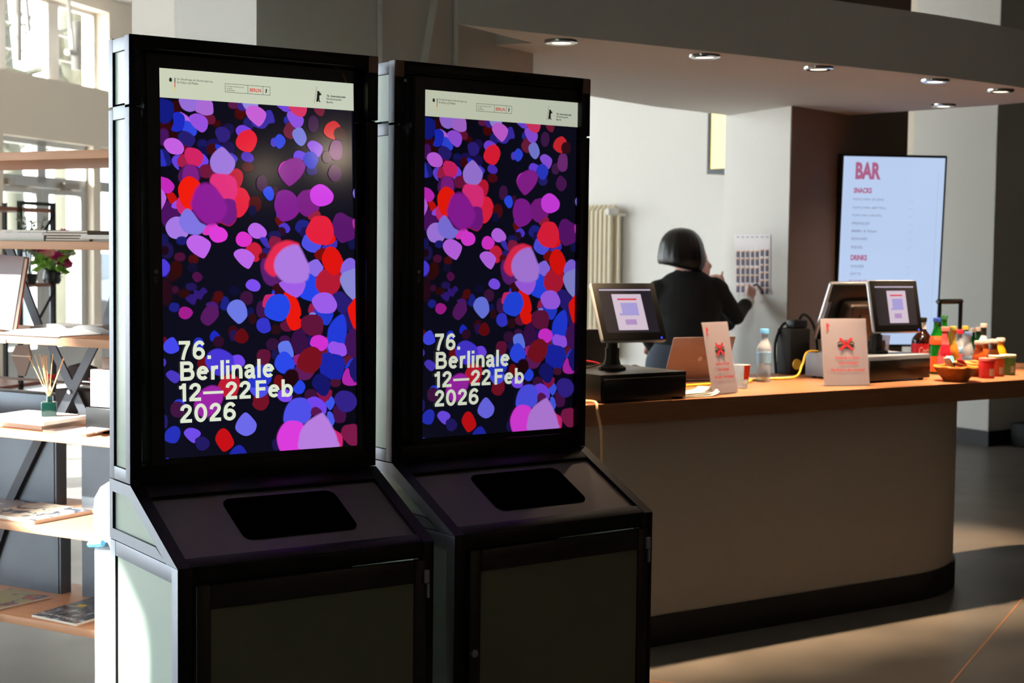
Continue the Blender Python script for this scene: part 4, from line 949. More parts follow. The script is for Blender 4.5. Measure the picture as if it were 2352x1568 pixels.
# sign holders
def sign(label, c, yaw, tilt, w_, h_, group=None):
    r = thing('sign_holder', label, 'sign', (c[0], c[1], WT)); I = T(-c[0], -c[1], -WT); Fm = I @ screen_frame(c, yaw, tilt)
    hb = h_
    b = MB(); b.box((0, -.0015, 0), (w_, .0015, h_), M=Fm); b.box((0, .0025, 0), (w_, .0015, h_), M=Fm)
    ft = rot('Z', yaw); lo = Fm @ V((0, 0, -h_/2)); b.box((0, .045, .0015), (w_, .09, .0022), M=T(lo.x, lo.y, max(lo.z-.001, 0)) @ ft)
    b.build('acrylic_holder', M['acrylic'], r)
    b = MB(); b.box((0, .0005, 0), (w_-.004, .0012, h_-.004), 0, M=Fm)
    X = lambda u: -w_/2+u*w_; Z = lambda v: h_/2-v*h_
    def tx(s, u0, u1, v, hh):
        tb = text_mesh(s, h=hh*h_, w=(u1-u0)*w_, bold=.02); b.absorb(tb, Fm @ T(X(u0), -.0024, Z(v)-hh*h_/2) @ rot('X', math.pi/2), 1)
    tx('Essen ist im Kino', .28, .80, .585, .042); tx('nicht erlaubt!', .34, .76, .665, .042); tx('No food in the cinemas!', .17, .90, .765, .045)
    k = .036; bb = [Fm @ V((X(.15)+(x-322)*k/192, -.0024, Z(.13)-(yy-824)*k/192)) for x, yy in BEAR]; f = b.poly(bb, 1)
    if f: bmesh.ops.triangulate(b.bm, faces=[f])
    def el(u0, u1, v0, v1, mi, d, a0=0, a1=360):
        cx, cz, rx, rz = (X(u0)+X(u1))/2, (Z(v0)+Z(v1))/2, (X(u1)-X(u0))/2, abs(Z(v0)-Z(v1))/2
        b.poly([Fm @ V((cx+rx*math.cos(math.radians(a0+(a1-a0)*q/20)), -.0024-d, cz+rz*math.sin(math.radians(a0+(a1-a0)*q/20)))) for q in range(21)], mi)
    el(.33, .71, .325, .44, 2, 0, 0, 180); el(.35, .69, .338, .43, 0, .0002, 0, 180); el(.33, .71, .345, .455, 2, 0, 180, 360); el(.35, .69, .35, .44, 0, .0002, 180, 360)
    b.poly([Fm @ V((X(u), -.0030, Z(v))) for u, v in ((.35, .385), (.69, .385), (.70, .415), (.34, .415))], 2)
    for s in (1, -1):
        p0, p1 = (X(.39), Z(.30 if s > 0 else .47)), (X(.66), Z(.47 if s > 0 else .30)); d = V((p1[0]-p0[0], p1[1]-p0[1])).normalized()*.006; n_ = V((-d.y, d.x))
        b.poly([Fm @ V((p[0], -.0034, p[1])) for p in ((p0[0]+n_.x, p0[1]+n_.y), (p0[0]-n_.x, p0[1]-n_.y), (p1[0]-n_.x, p1[1]-n_.y), (p1[0]+n_.x, p1[1]+n_.y))], 1)
    b.build('printed_sheet', [M['sign_paper'], M['red_print'], M['dark_print']], r, normals=False)
sign('narrow looking no-food sign in front of the copper laptop', (4.169, 4.648, 1.1275), math.radians(13), math.radians(11.9), .18, .294)
sign('broad facing no-food sign in front of the second cash drawer', (4.93, 4.69, 1.1275), math.radians(-17.7), math.radians(9.7), .222, .294)
# laptop
M['copper'] = mat('rose_gold_aluminium', (138, 120, 120), 0.5, 0.3, var=0.03)
lp = thing('laptop', 'open rose gold laptop with its lid towards the room', 'laptop', (4.467, 5.15, WT), math.radians(-5)); tl = math.radians(-21); Fm = T(0, -.005, .012) @ rot('X', -tl)
b = MB(); b.rbox((0, .0, .102), (.333, .007, .204), .003, M=Fm); b.build('lid', M['copper'], lp, smooth=30)
b = MB(); b.box((0, .0042, .104), (.315, .001, .185), M=Fm); b.build('laptop_screen', M['black'], lp)
b = MB(); b.rbox((0, .115, .008), (.333, .225, .014), .004); b.build('keyboard_deck', M['copper'], lp, smooth=30)
b = MB(); b.lathe([(.012, 0), (.012, .0006)], n=20, M=Fm @ T(0, -.0036, .1) @ rot('X', math.pi/2)); b.build('lid_mark', M['silver'], lp)
# bottles and drinks
M['cola'] = mat('dark_cola', (34, 12, 8), .12, coat=.5); M['red_label'] = mat('red_label', (206, 30, 46), .5); M['white_label'] = mat('white_label', (220, 222, 230), .6); M['orange_label'] = mat('orange_label', (226, 84, 30), .5)
M['pink_drink'] = mat('pink_red_drink', (150, 26, 40), .12, coat=.4); M['pink_label'] = mat('salmon_label', (232, 96, 100), .5); M['olive_label'] = mat('olive_label', (150, 140, 50), .5); M['amber'] = mat('amber_drink', (150, 82, 26), .12, coat=.4)
M['lime_drink'] = mat('yellow_amber_drink', (176, 112, 40), .12, coat=.4); M['brown_drink'] = mat('brown_drink', (74, 36, 12), .12, coat=.4); M['orange_juice'] = mat('orange_juice', (226, 150, 28), .15, coat=.4); M['apple'] = mat('apple_spritz', (166, 76, 30), .12, coat=.4)
M['blue_cap'] = mat('blue_cap', (40, 70, 170), .4); M['green_cap'] = mat('green_cap', (50, 110, 70), .4); M['black_cap'] = mat('black_cap', (24, 24, 22), .4); M['red_cap'] = mat('red_cap', (190, 30, 50), .4); M['yellow_cap'] = mat('yellow_cap', (220, 180, 70), .4); M['grey_cap'] = mat('grey_blue_cap', (84, 108, 150), .4); M['white_cap'] = mat('pale_metal_cap', (216, 198, 190), .35, .3); M['salmon_cap'] = mat('salmon_cap', (222, 110, 104), .4); M['sky_cap'] = mat('sky_blue_cap', (90, 160, 220), .4); M['sky_label'] = mat('sky_blue_label', (130, 180, 225), .5)
def bottle(label, c, h, r, body, cap, labels=(), neck=.3, nr=.36, drink=None, level=.8, shoulder=.55, capr=None, waist=0.0, group='drinks on the bar counter', name='drink_bottle'):
    o = thing(name, label, 'bottle', (c[0], c[1], WT if len(c) < 3 else c[2]), 0, group); ch = .016 if h > .19 else .014; hb = h-ch; rn = r*nr; s0, s1 = hb*shoulder, hb*(1-neck*.45)
    prof = [(r*.86, 0), (r, .006), (r*(1-waist), hb*.3), (r, s0)]
    for q in range(1, 7):
        tq = q/6; e = .5-.5*math.cos(math.pi*tq); prof.append((r+(rn-r)*e, s0+(s1-s0)*tq))
    prof += [(rn, hb-.006), (rn*1.12, hb-.004), (rn*1.05, hb)]
    b = MB(); b.lathe(prof, n=20); b.build('bottle_body', body, o, smooth=50)
    def rad(z):
        for a_, b_ in zip(prof, prof[1:]):
            if a_[1] <= z <= b_[1]: return a_[0]+(b_[0]-a_[0])*(z-a_[1])/max(b_[1]-a_[1], 1e-6)
        return rn
    if drink:
        b = MB(); zs_ = [.004+(hb*level-.004)*q/10 for q in range(11)]; b.lathe([(rad(z)*.93, z) for z in zs_], n=18); b.build('drink', drink, o, smooth=50)
    for z0, z1, lm, *arc in labels:
        b = MB(); zz = [hb*(z0+(z1-z0)*q/5) for q in range(6)]; b.lathe([(rad(z)+.0007, z) for z in zz], n=20); b.build('bottle_label', lm, o, smooth=50)
    cr = capr or rn*1.25; b = MB(); b.lathe([(cr, hb-.004), (cr, hb+ch*.8), (cr*.9, hb+ch)], n=18); b.build('cap', cap, o, smooth=40); return o
def script_mark(s, o, r, z, w_, h_, m, ang):
    tb = text_mesh(s, h=h_, w=w_, shear=.25)
    for v in tb.verts:
        a = ang + (v.co.x-w_/2)/r; v.co = V(((r+.0016)*math.cos(a), (r+.0016)*math.sin(a), z+v.co.y))
    b = MB(); b.absorb(tb); b.build('label_lettering', m, o, normals=False)
FACE = math.radians(-127)
def bt(px, y): p = atp(px, 800, V((0, y, 0)), V((0, 1, 0))); return (p.x, y)
c = bt(2118, 5.08); o = bottle('big dark cola bottle with red label behind the cash drawer', c, .267, .052, M['cola'], M['black_cap'], ((.28, .56, M['red_label']), (.84, .97, M['white_label'])), nr=.3, shoulder=.6, group='soft drink bottles on the counter'); script_mark('Coca', o, .052, .09, .05, .035, M['white_label'], FACE)
c = bt(2150, 4.96); o = bottle('green bottle with orange label and blue cap', c, .271, .034, M['green_glass'], M['blue_cap'], ((.05, .34, M['orange_label']), (.56, .72, M['orange_label'])), drink=M['orange_juice'], level=.5, nr=.42, shoulder=.6, neck=.2, group='soft drink bottles on the counter'); script_mark('Fanta', o, .031, .158, .035, .018, M['white_label'], FACE)
bottle('plain green bottle with green cap, tallest at the back', bt(2167, 5.16), .271, .034, M['green_glass'], M['green_cap'], nr=.42, shoulder=.6, neck=.2, group='soft drink bottles on the counter')
bottle('pink red bottle with salmon neck sleeve behind the wicker baskets', bt(2170, 4.905), .23, .033, M['pink_drink'], M['salmon_cap'], ((.68, .93, M['pink_label']), (.06, .42, M['pink_label'])), nr=.46, shoulder=.42, neck=.5, group='soft drink bottles on the counter')
bottle('yellow olive bottle with olive neck sleeve and label', bt(2188, 4.97), .227, .031, M['lime_drink'], M['olive_label'], ((.68, .93, M['olive_label']), (.06, .36, M['olive_label'])), nr=.46, shoulder=.45, neck=.5, group='soft drink bottles on the counter')
bottle('clear bottle with pink label and red cap', bt(2203, 5.05), .204, .028, M['clear'], M['red_cap'], ((.12, .45, M['pink_label']), (.5, .62, M['sky_label'])), nr=.5, group='soft drink bottles on the counter')
bottle('clear bottle with yellow and black cap', bt(2216, 5.14), .216, .029, M['clear'], M['yellow_cap'], ((.88, .97, M['black_cap']),), nr=.45, group='soft drink bottles on the counter')
bottle('clear water bottle with grey blue cap among the soft drinks', bt(2223, 4.96), .199, .029, M['clear'], M['grey_cap'], ((.2, .42, M['sky_label']),), nr=.55, shoulder=.5, group='soft drink bottles on the counter')
bottle('dark green glass bottle, left of the two with crown caps', bt(2233, 5.17), .201, .029, M['dgreen_glass'], M['white_cap'], nr=.42, group='soft drink bottles on the counter')
bottle('dark green glass bottle, right of the two with crown caps', bt(2246, 5.11), .209, .029, M['dgreen_glass'], M['white_cap'], nr=.42, group='soft drink bottles on the counter')
bottle('clear bottle with black neck foil and pale cap', bt(2258, 5.06), .231, .027, M['white_label'], M['white_cap'], ((.80, .99, M['black_cap']),), nr=.5, neck=.4, group='soft drink bottles on the counter')
for px, y, h, m_, lb in ((2248, 4.85, .162, 'apple', 'small amber juice bottle behind the red snack tub'), (2262, 4.93, .16, 'apple', 'small amber juice bottle between the amber and brown ones'), (2282, 4.87, .165, 'brown_drink', 'small dark brown juice bottle behind the snack tubs'), (2298, 4.98, .162, 'orange_juice', 'small orange juice bottle at the right end of the drinks')):
    bottle(lb, bt(px, y), h, .031, M[m_], M['white_cap'], nr=.55, neck=.25, shoulder=.5, group='small juice bottles on the counter')
bottle('clear water bottle with light blue cap and label beside the cup', (4.745, 5.0), .236, .034, M['clear'], M['sky_cap'], ((.38, .6, M['sky_label']),), nr=.46, shoulder=.66, neck=.25, waist=.1, group='drinks on the bar counter')
bottle('small empty clear bottle behind the first till display', (3.98, 5.2), .14, .022, M['clear'], M['white_label'], nr=.5)
# plastic cup with orange label
cu = thing('plastic_cup', 'clear plastic cup with bright orange label', 'cup', (4.43, 4.80, WT)); b = MB(); b.lathe([(.025, 0), (.0255, .004), (.036, .098), (.037, .1), (.034, .098), (.024, .006)], n=20); b.build('cup_wall', M['clear'], cu, smooth=50)
M['orange_tag'] = mat('orange_label_paper', (232, 74, 40), .6); b = MB(); n_ = 7
for k in range(n_-1):
    a0, a1 = FACE+.15+k*.16, FACE+.15+(k+1)*.16; f = lambda a, z, r: (r*math.cos(a), r*math.sin(a), z)
    b.poly([f(a0, .04, .031), f(a1, .04, .031), f(a1, .1, .0385), f(a0, .1, .0385)])
b.build('cup_label', M['orange_tag'], cu)
# snack tubs
M['tub_red'] = mat('red_tub_print', (200, 30, 44), .4); M['tub_orange'] = mat('orange_tub_print', (196, 78, 40), .4); M['tub_green'] = mat('green_tub_print', (56, 110, 56), .4); M['tub_lid'] = mat('pale_tub_lid', (222, 226, 190), .4)
for px, y, h, m_, lm, lb in ((2268, 4.68, .094, 'tub_red', 'salmon_cap', 'red snack tub nearest the wicker baskets'), (2290, 4.735, .098, 'tub_orange', 'tub_lid', 'orange snack tub between the red and green ones'), (2316, 4.76, .098, 'tub_green', 'tub_lid', 'green snack tub at the far right of the counter')):
    r = thing('snack_tub', lb, 'snack tub', bt(px, y)+(WT,), 0, 'snack tubs on the counter')
    b = MB(); b.lathe([(.034, 0), (.036, .003), (.037, h-.012)], n=24); b.build('tub_body', M[m_], r, smooth=50)
    b = MB(); b.lathe([(.0385, h-.013), (.0395, h-.006), (.038, h)], n=24); b.build('lid', M[lm], r, smooth=50)
    b = MB(); q = [(.0378*math.cos(FACE+.1+k*.12), .0378*math.sin(FACE+.1+k*.12)) for k in range(6)]
    for a_, b_ in zip(q, q[1:]): b.poly([(a_[0], a_[1], .012), (b_[0], b_[1], .012), (b_[0], b_[1], .045), (a_[0], a_[1], .045)])
    b.build('barcode_panel', M['paper_grey'], r)
# wicker baskets with sweets
M['wicker'] = mat('orange_wicker', (206, 120, 44), .45, var=.35, scale=60, bump=.6)
def basket(label, c, R, h, rz):
    r = thing('wicker_basket', label, 'basket', (c[0], c[1], WT), rz, 'wicker baskets on the counter'); b = MB(); ns = 6
    def ring(rad, z, rr):
        pts = [V((rad*math.cos(6.2832*k/(ns*4))*(1+.05*math.cos(6.2832*k/4)), rad*math.sin(6.2832*k/(ns*4))*(1+.05*math.cos(6.2832*k/4)), z)) for k in range(ns*4)]
        b.tube(pts+[pts[0]], rr, 6, cap=False)
    for k in range(9): ring(R*(.55+.45*k/8), .004+(h-.008)*k/8, .0046)
    b.build('woven_wall', M['wicker'], r, smooth=True)
    b = MB(); b.lathe([(R*.55, 0), (R*.55, .004)], n=24); b.lathe([(R*.53, .004), (R*.95, h-.006), (R*.96, h-.004), (R*.56, .002)], n=24); b.build('basket_base', M['wicker'], r, smooth=50)
    b = MB(); pts = [V((R*1.04*math.cos(6.2832*k/24), R*1.04*math.sin(6.2832*k/24), h+.004*(k % 4 == 0))) for k in range(24)]; b.tube(pts+[pts[0]], .0065, 6, cap=False); b.build('rim', M['wicker'], r, smooth=True); return r
bk1 = (5.59, 4.634); bk2 = bt(2232, 4.795)
basket('wicker basket filled with wrapped sweets', bk1, .09, .064, .2); basket('wicker basket behind the sweets one, nearly empty', bk2, .075, .062, .5)
M['foil_white'] = mat('white_wrapper', (226, 226, 222), .3, var=.1); M['foil_teal'] = mat('teal_wrapper', (60, 160, 160), .3); M['foil_red'] = mat('red_wrapper', (200, 50, 60), .3); M['foil_brown'] = mat('brown_wrapper', (110, 62, 40), .35)
for k, (dx, dy, dz, ry, rz, m_, lb) in enumerate(((-.045, .0, .072, .75, .3, 'foil_white', 'white wrapped sweet at the left of the filled basket'), (-.01, .02, .082, -.5, .9, 'foil_teal', 'teal wrapped sweet on top of the filled basket'), (.0, -.03, .066, .3, -.4, 'foil_brown', 'brown wrapped bar lying in the filled basket'), (.035, -.012, .068, .6, .2, 'foil_red', 'red wrapped bar leaning in the filled basket'), (.052, .01, .066, .5, .5, 'foil_white', 'white wrapped bar leaning at the right of the filled basket'))):
    b = MB(); mm = rot('Z', rz) @ rot('Y', ry); b.rbox((0, 0, 0), (.075, .032, .016), .006, M=mm)
    for s in (-1, 1): b.box((s*.041, 0, 0), (.01, .03, .002), M=mm)
    o = b.build('wrapped_sweet', M[m_], smooth=30); o.location = (bk1[0]+dx, bk1[1]+dy, WT+dz+.006); tag(o, lb, 'sweet', 'wrapped sweets in the basket')
# folded leaflets
for k in range(3):
    b = MB(); pr = [(-.1, 0), (.06, 0), (.09, .006), (.105, .016)]; vs = [[(x, -.05+.1*s, z+.0) for s in (0, 1)] for x, z in pr]
    for a_, b_ in zip(vs, vs[1:]): b.poly([a_[0], b_[0], b_[1], a_[1]]); b.poly([(p[0], p[1], p[2]+.0035) for p in (a_[0], a_[1], b_[1], b_[0])]); b.poly([a_[0], (a_[0][0], a_[0][1], a_[0][2]+.0035), (b_[0][0], b_[0][1], b_[0][2]+.0035), b_[0]])
    o = b.build('folded_leaflet', M['paper_grey']); o.location = (4.0+.006*k, 4.62+.012*k, WT+.0005+k*.0055); o.rotation_euler = (0, 0, .05+.05*k)
    tag(o, ['folded grey leaflet at the bottom of the pile beside the cash drawer', 'folded grey leaflet in the middle of the pile beside the cash drawer', 'folded grey leaflet on top of the pile beside the cash drawer'][k], 'leaflet', 'leaflets on the counter')
# glasses, card reader, receipt printer, bracket
for k, (x, y, lb) in enumerate(((5.68, 5.16, 'clear tumbler left of the cola bottle'), (5.70, 5.28, 'clear tumbler behind the till display stand'))):
    r = MB(); r.lathe([(.03, 0), (.031, .004), (.037, .11), (.036, .11), (.029, .008)], n=20); o = r.build('drinking_glass', M['clear'], smooth=50); o.location = (x, y, WT); tag(o, lb, 'glass', 'tumblers on the counter')
    r = MB(); r.lathe([(.031, 0), (.032, .004), (.038, .07), (.037, .07), (.03, .008)], n=20); o = r.build('drinking_glass', M['clear'], smooth=50); o.location = (x, y, WT+.1105); tag(o, lb.replace('clear tumbler', 'upper tumbler stacked'), 'glass', 'tumblers on the counter')
b = MB(); b.rbox((0, 0, .03), (.15, .11, .055), .012); o = b.build('receipt_printer', M['black'], smooth=30); o.location = (5.42, 5.02, WT+.116); tag(o, 'low black receipt printer on the second cash drawer', 'printer')
cr_ = thing('card_reader', 'dark domed card reader behind the wide cash drawer', 'card reader', (4.05, 5.05, WT)); b = MB(); b.lathe([(.05, 0), (.052, .02), (.045, .06), (.03, .085), (.005, .095)], n=20, sx=1.2); b.build('dome', M['bezel'], cr_, smooth=50); b = MB(); b.box((-.03, -.052, .045), (.05, .004, .05)); b.build('reader_screen', M['drawer_grey'], cr_)
M['card'] = mat('brown_cardboard', (150, 120, 88), .85)
b = MB(); b.rbox((0, 0, .06), (.16, .1, .12), .002); o = b.build('cardboard_box', M['card']); o.location = (3.99, 5.28, WT); tag(o, 'small brown cardboard box behind the card reader', 'box')
b = MB(); b.tube([(0, 0, .0), (0, 0, .34)], .012, 4); b.tube([(-.02, 0, .335), (.17, 0, .335)], .013, 4); b.tube([(.16, 0, .34), (.16, 0, 0)], .014, 4); b.box((.08, 0, .006), (.2, .1, .012)); o = b.build('metal_bracket', M['black']); o.location = (6.22, 5.27, WT); tag(o, 'black square tube bracket standing behind the bottles', 'bracket')
# machine and cables by the bar pier
mc = thing('coffee_machine', 'dark machine in the shade behind the counter by the bar pier', 'machine', (5.19, 5.27, WT)); b = MB(); b.rbox((0, 0, .11), (.13, .1, .22), .012); b.build('machine_body', M['black_matt'], mc, smooth=30); b = MB(); b.rbox((0, -.02, .24), (.09, .06, .04), .01); b.build('hopper', M['bezel'], mc, smooth=30)
b = MB(); b.lathe([(.025, 0), (.025, .008)], n=16, M=T(-.03, -.052, .05) @ rot('X', math.pi/2)); b.build('knob', M['yellow_cap'], mc)
M['yellow_cable'] = mat('yellow_cable', (222, 176, 40), .5); M['red_cable'] = mat('red_cable', (176, 34, 50), .5); M['white_cable'] = mat('white_cable', (206, 200, 192), .5); M['beige_cable'] = mat('beige_cable', (206, 172, 130), .5)
def cable(pts, r, m, label): b = MB(); b.tube(spline(pts, 8), r, 8); return tag(b.build('cable', m, smooth=True), label, 'cable')
wz = lambda px, py, z=WT+.006: atz(px, py, z)
cable([V((3.93, 4.93, WT+.006)), wz(1640, 881), wz(1705, 880), V((4.76, 5.06, WT+.006)), V((4.96, 5.03, WT+.01)), V((5.03, 5.05, WT+.06)), V((5.07, 5.06, WT+.118)), V((5.13, 5.05, WT+.123))], .005, M['yellow_cable'], 'yellow network cable running along the counter to the second cash drawer')
cable([V((4.68, 5.24, WT+.004)), V((4.72, 5.16, WT+.004)), V((4.82, 5.1, WT+.004)), V((5.02, 5.1, WT+.004)), V((5.06, 5.12, WT+.004))], .0035, M['white_cable'], 'thin white cable lying behind the water bottle')
cable([V((3.5, 4.985, WT+.114)), V((3.6, 4.985, WT+.13)), V((3.72, 4.985, WT+.128)), V((3.84, 4.985, WT+.10)), V((3.92, 5.0, WT+.03)), V((3.93, 5.02, WT+.006))], .004, M['red_cable'], 'red cable arching behind the first till display')
cable([V((3.5, 4.87, WT+.112)), V((3.62, 4.82, WT+.112)), V((3.74, 4.83, WT+.13)), V((3.79, 4.86, WT+.112)), V((3.84, 4.9, WT+.112))], .0035, M['black'], 'thin black lead on the wide cash drawer')
cable([V((3.455, 4.60, WT+.007)), V((3.452, 4.532, WT+.0075)), V((3.447, 4.512, WT-.03)), V((3.466, 4.510, .86)), V((3.468, 4.515, .66)), V((3.46, 4.55, .4)), V((3.44, 4.56, .1))], .0055, M['beige_cable'], 'beige cable hanging down the counter front beside the kiosk')
for k, (x, z) in enumerate(((5.08, .24), (5.2, .28))):
    cable([V((x, 5.27, WT+.005)), V((x+.02, 5.30, WT+z*.6)), V((x+.07, 5.29, WT+z)), V((x+.13, 5.27, WT+z*.75)), V((x+.15, 5.26, WT+.005))], .007, M['black'], ['thick black cable looping beside the dark machine', 'thick black cable looping over the dark machine'][k])
# calendar sheet on the bar pier
SN = V((-math.sin(math.radians(77.6)), math.cos(math.radians(77.6)), 0))
def pp(px, py, off=.004): return atp(px, py, P2C+SN*off, SN)
M['cal_dark'] = mat('plum_print', (84, 76, 96), .7); M['cal_orange'] = mat('orange_print', (206, 150, 90), .7)
b = MB(); b.poly([pp(1688, 675), pp(1769, 675), pp(1770, 538), pp(1687, 538)], 0); b.poly([pp(1688, 675, .001), pp(1687, 538, .001), pp(1770, 538, .001), pp(1769, 675, .001)], 0)
cx = lambda x: 1450+x/3.92; cy = lambda y: 480+y/3.92
for i, x in enumerate((960, 1004, 1046, 1090, 1132, 1178, 1222)):
    rows = ((382, 435), (450, 508), (532, 588), (600, 662), (690, 750)) if i < 5 else ((370, 425), (446, 495), (508, 562), (576, 630), (646, 700), (715, 765))
    for j, (y0, y1) in enumerate(rows):
        if j == 4 and i in (2, 3, 4): continue
        b.poly([pp(cx(x-14), cy(y1), .006), pp(cx(x+14), cy(y1), .006), pp(cx(x+14), cy(y0), .006), pp(cx(x-14), cy(y0), .006)], 1)
        b.poly([pp(cx(x-14), cy(y0+4), .007), pp(cx(x+14), cy(y0+4), .007), pp(cx(x+14), cy(y0-6), .007), pp(cx(x-14), cy(y0-6), .007)], 2)
    b.poly([pp(cx(x-14), cy(258), .006), pp(cx(x+14), cy(258), .006), pp(cx(x+10), cy(244), .006), pp(cx(x-10), cy(244), .006)], 3)
M['faint_print'] = mat('faint_print', (170, 170, 180), .7)
tag(b.build('wall_planner', [M['paper'], M['cal_dark'], M['cal_orange'], M['faint_print']], normals=False), 'white wall planner sheet with rows of dark cells on the pier', 'planner')
# ------------------------------------------------------------------ the shelf of books by the window, and what stands round it
M['pine'] = mat('oiled_pine_board', (206, 152, 116), .5, var=.16, scale=6, stretch=(1, 12, 12))
M['steel_bar'] = mat('dark_steel_bar', (66, 68, 74), .45, .6, var=.08); M['steel_sheet'] = mat('blue_grey_steel_sheet', (92, 98, 106), .38, .7, var=.25, scale=5)
S0 = V((1.572, 5.134, 0)); SX = V((.4446, -.8957, 0)); SD = V((.8957, .4446, 0)); S_RZ = math.atan2(SX.y, SX.x)
def sp(px, py, d=0.0):
    p = atp(px, py, S0+SD*d, SD) - S0; return (p.dot(SX), p.z)
sh = thing('display_shelf', 'open shelf of oiled pine boards on dark steel bars by the window', 'shelf', (S0.x, S0.y, 0), S_RZ)
BZ = [.247, .571, .890, 1.215, 1.535, 1.833]; BT = .028
for z in BZ:
    b = MB(); b.rbox((-.35, .24, z+BT/2), (1.5, .48, BT), .002); b.build('shelf_board', M['pine'], sh, smooth=30)
def bar(p, q, d, wd=.036):
    b = MB(); dx, dz = q[0]-p[0], q[1]-p[1]; ln = math.hypot(dx, dz); k = wd/2/abs(dz/ln)
    b.prism([(p[0]-k, p[1]), (p[0]+k, p[1]), (q[0]+k, q[1]), (q[0]-k, q[1])], 0, .008, M=Matrix(((1, 0, 0, 0), (0, 0, 1, d), (0, 1, 0, 0), (0, 0, 0, 1)))); b.build('steel_leg', M['steel_bar'], sh)
def lev(i): return BZ[i]+BT, BZ[i+1]
for i, a, c_, d in ((2, (201, 945), (108, 797), .325), (2, (131, 945), (222, 800), .315)):
    lo, hi = lev(i); bar((sp(a[0], a[1], d)[0], lo), (sp(c_[0], c_[1], d)[0], hi), d)
for i, xl, xh in ((1, sp(20, 1150, .305)[0], sp(102, 1015, .305)[0]), (1, sp(290, 1150, .22)[0], sp(228, 1030, .22)[0]), (3, sp(90, 745, .305)[0], sp(20, 575, .305)[0]), (3, sp(236, 745, .305)[0], sp(292, 575, .305)[0]), (0, sp(-40, 1350, .305)[0], sp(18, 1235, .305)[0])):
    lo, hi = lev(i); bar((xl, lo), (xh, hi), .305)
b = MB(); b.lathe([(.009, 0), (.008, .005), (.001, .007)], n=12, M=T(sp(158, 900, .31)[0], .313, sp(158, 900, .31)[1]) @ rot('X', math.pi/2)); b.build('bolt', M['silver'], sh)
for x in (.375, -1.05):
    b = MB(); b.box((x, .24, .93), (.03, .03, 1.86-.012)); b.build('post', M['steel_bar'], sh)
for i in (0, 1):
    lo, hi = lev(i); x1 = sp(125 if i else 134, 1100, .325)[0]; x2 = sp(189, 1100, .345)[0]
    b = MB(); b.box(((-1.0+x1)/2, .325, (lo+hi)/2), (x1+1.0, .006, hi-lo-.001)); b.box((x1+.004, .35, (lo+hi)/2), (.012, .05, hi-lo)); b.build('back_sheet', M['steel_sheet'], sh)
    b = MB(); b.box(((x2+.39)/2, .345, (lo+hi)/2), ((.39-x2), .006, hi-lo-.001)); b.build('back_sheet', M['steel_sheet'], sh)
b = MB(); x, z = sp(4, 783); b.rbox((x, -.002, z), (.045, .003, .014), .001); b.build('label_holder', M['silver'], sh)
# printed covers
def cover(name, a, b_, c, scale):
    m = mat(name, a, .45, var=.02); nt = m.node_tree; L = nt.links.new
    tc = nt.nodes.new('ShaderNodeTexCoord'); v = nt.nodes.new('ShaderNodeTexNoise'); v.inputs['Scale'].default_value = scale; v.inputs['Detail'].default_value = 6; v.inputs['Distortion'].default_value = 1.2
    cr = nt.nodes.new('ShaderNodeValToRGB'); cr.color_ramp.interpolation = 'CONSTANT'; e = cr.color_ramp.elements; e[0].color = rgb(*a); e[1].position = .52; e[1].color = rgb(*b_); n = e.new(.6); n.color = rgb(*c)
    L(tc.outputs['Object'], v.inputs[0]); L(v.outputs[0], cr.inputs[0]); L(cr.outputs[0], nt.nodes['Principled BSDF'].inputs['Base Color']); return m
M['cov_a'] = cover('mixed_cover_print', (200, 186, 166), (96, 104, 116), (60, 66, 80), 14); M['cov_b'] = cover('dark_cover_print', (70, 70, 74), (130, 120, 120), (150, 190, 206), 16); M['cov_c'] = cover('olive_cover_print', (168, 156, 110), (90, 92, 100), (190, 90, 80), 12); M['cov_d'] = cover('grey_cover_print', (150, 146, 150), (206, 204, 206), (120, 116, 120), 8)
M['page'] = mat('paper_edge', (222, 214, 202), .8, var=.05, scale=80); M['white_cover'] = mat('white_cover', (224, 224, 226), .6, var=.02); M['brown_cover'] = mat('brown_grey_cover', (132, 116, 106), .7, var=.06)
def slab(name, A, B, C, z, t, ms, label, cat, group=None, z_is_top=False):
    """flat printed thing on a board: corner A, neighbours B and C as pixels on height z"""
    a, b_, c = atz(A[0], A[1], z), atz(B[0], B[1], z), atz(C[0], C[1], z); d = b_+c-a; o0 = (a+b_+c+d)/4; m = MB()
    pts = [a-o0, b_-o0, d-o0, c-o0]; n2 = (pts[1]-pts[0]).cross(pts[3]-pts[0]).z
    if n2 < 0: pts = [pts[0], pts[3], pts[2], pts[1]]
    m.prism([(p.x, p.y) for p in pts], 0, t, 0, side=1, bot=1)
    for p in pts: pass
    o = m.build(name, ms); o.location = o0; return tag(o, label, cat, group)
z6, z5, z4 = BZ[0]+BT, BZ[1]+BT, BZ[2]+BT
slab('magazine', (117.6, 1372.7), (-70, 1416), (28, 1354), z6+.001, .006, [M['cov_c'], M['page']], 'olive covered magazine at the left of the lowest board', 'magazine', 'magazines on the shelf')
m2 = slab('magazine', (73, 1416), (174.5, 1437.6), (216, 1375), z6+.001, .008, [M['cov_b'], M['page']], 'dark magazine with a yellow dot at the right of the lowest board', 'magazine', 'magazines on the shelf')
b = MB(); c0 = atz(188, 1390, z6+.0102)-V(m2.location); b.lathe([(.017, 0), (.017, .0004)], n=20, c=(c0.x, c0.y, .0085)); b.build('cover_dot', mat('yellow_dot', (222, 190, 50), .6), m2)
tb = text_mesh('TV ON THE RADIO', w=.2, h=.02, bold=.03); p0, p1_ = atz(88, 1413, z6)-V(m2.location), atz(168, 1430, z6)-V(m2.location); an = math.atan2((p1_-p0).y, (p1_-p0).x); sc = (p1_-p0).length/.2
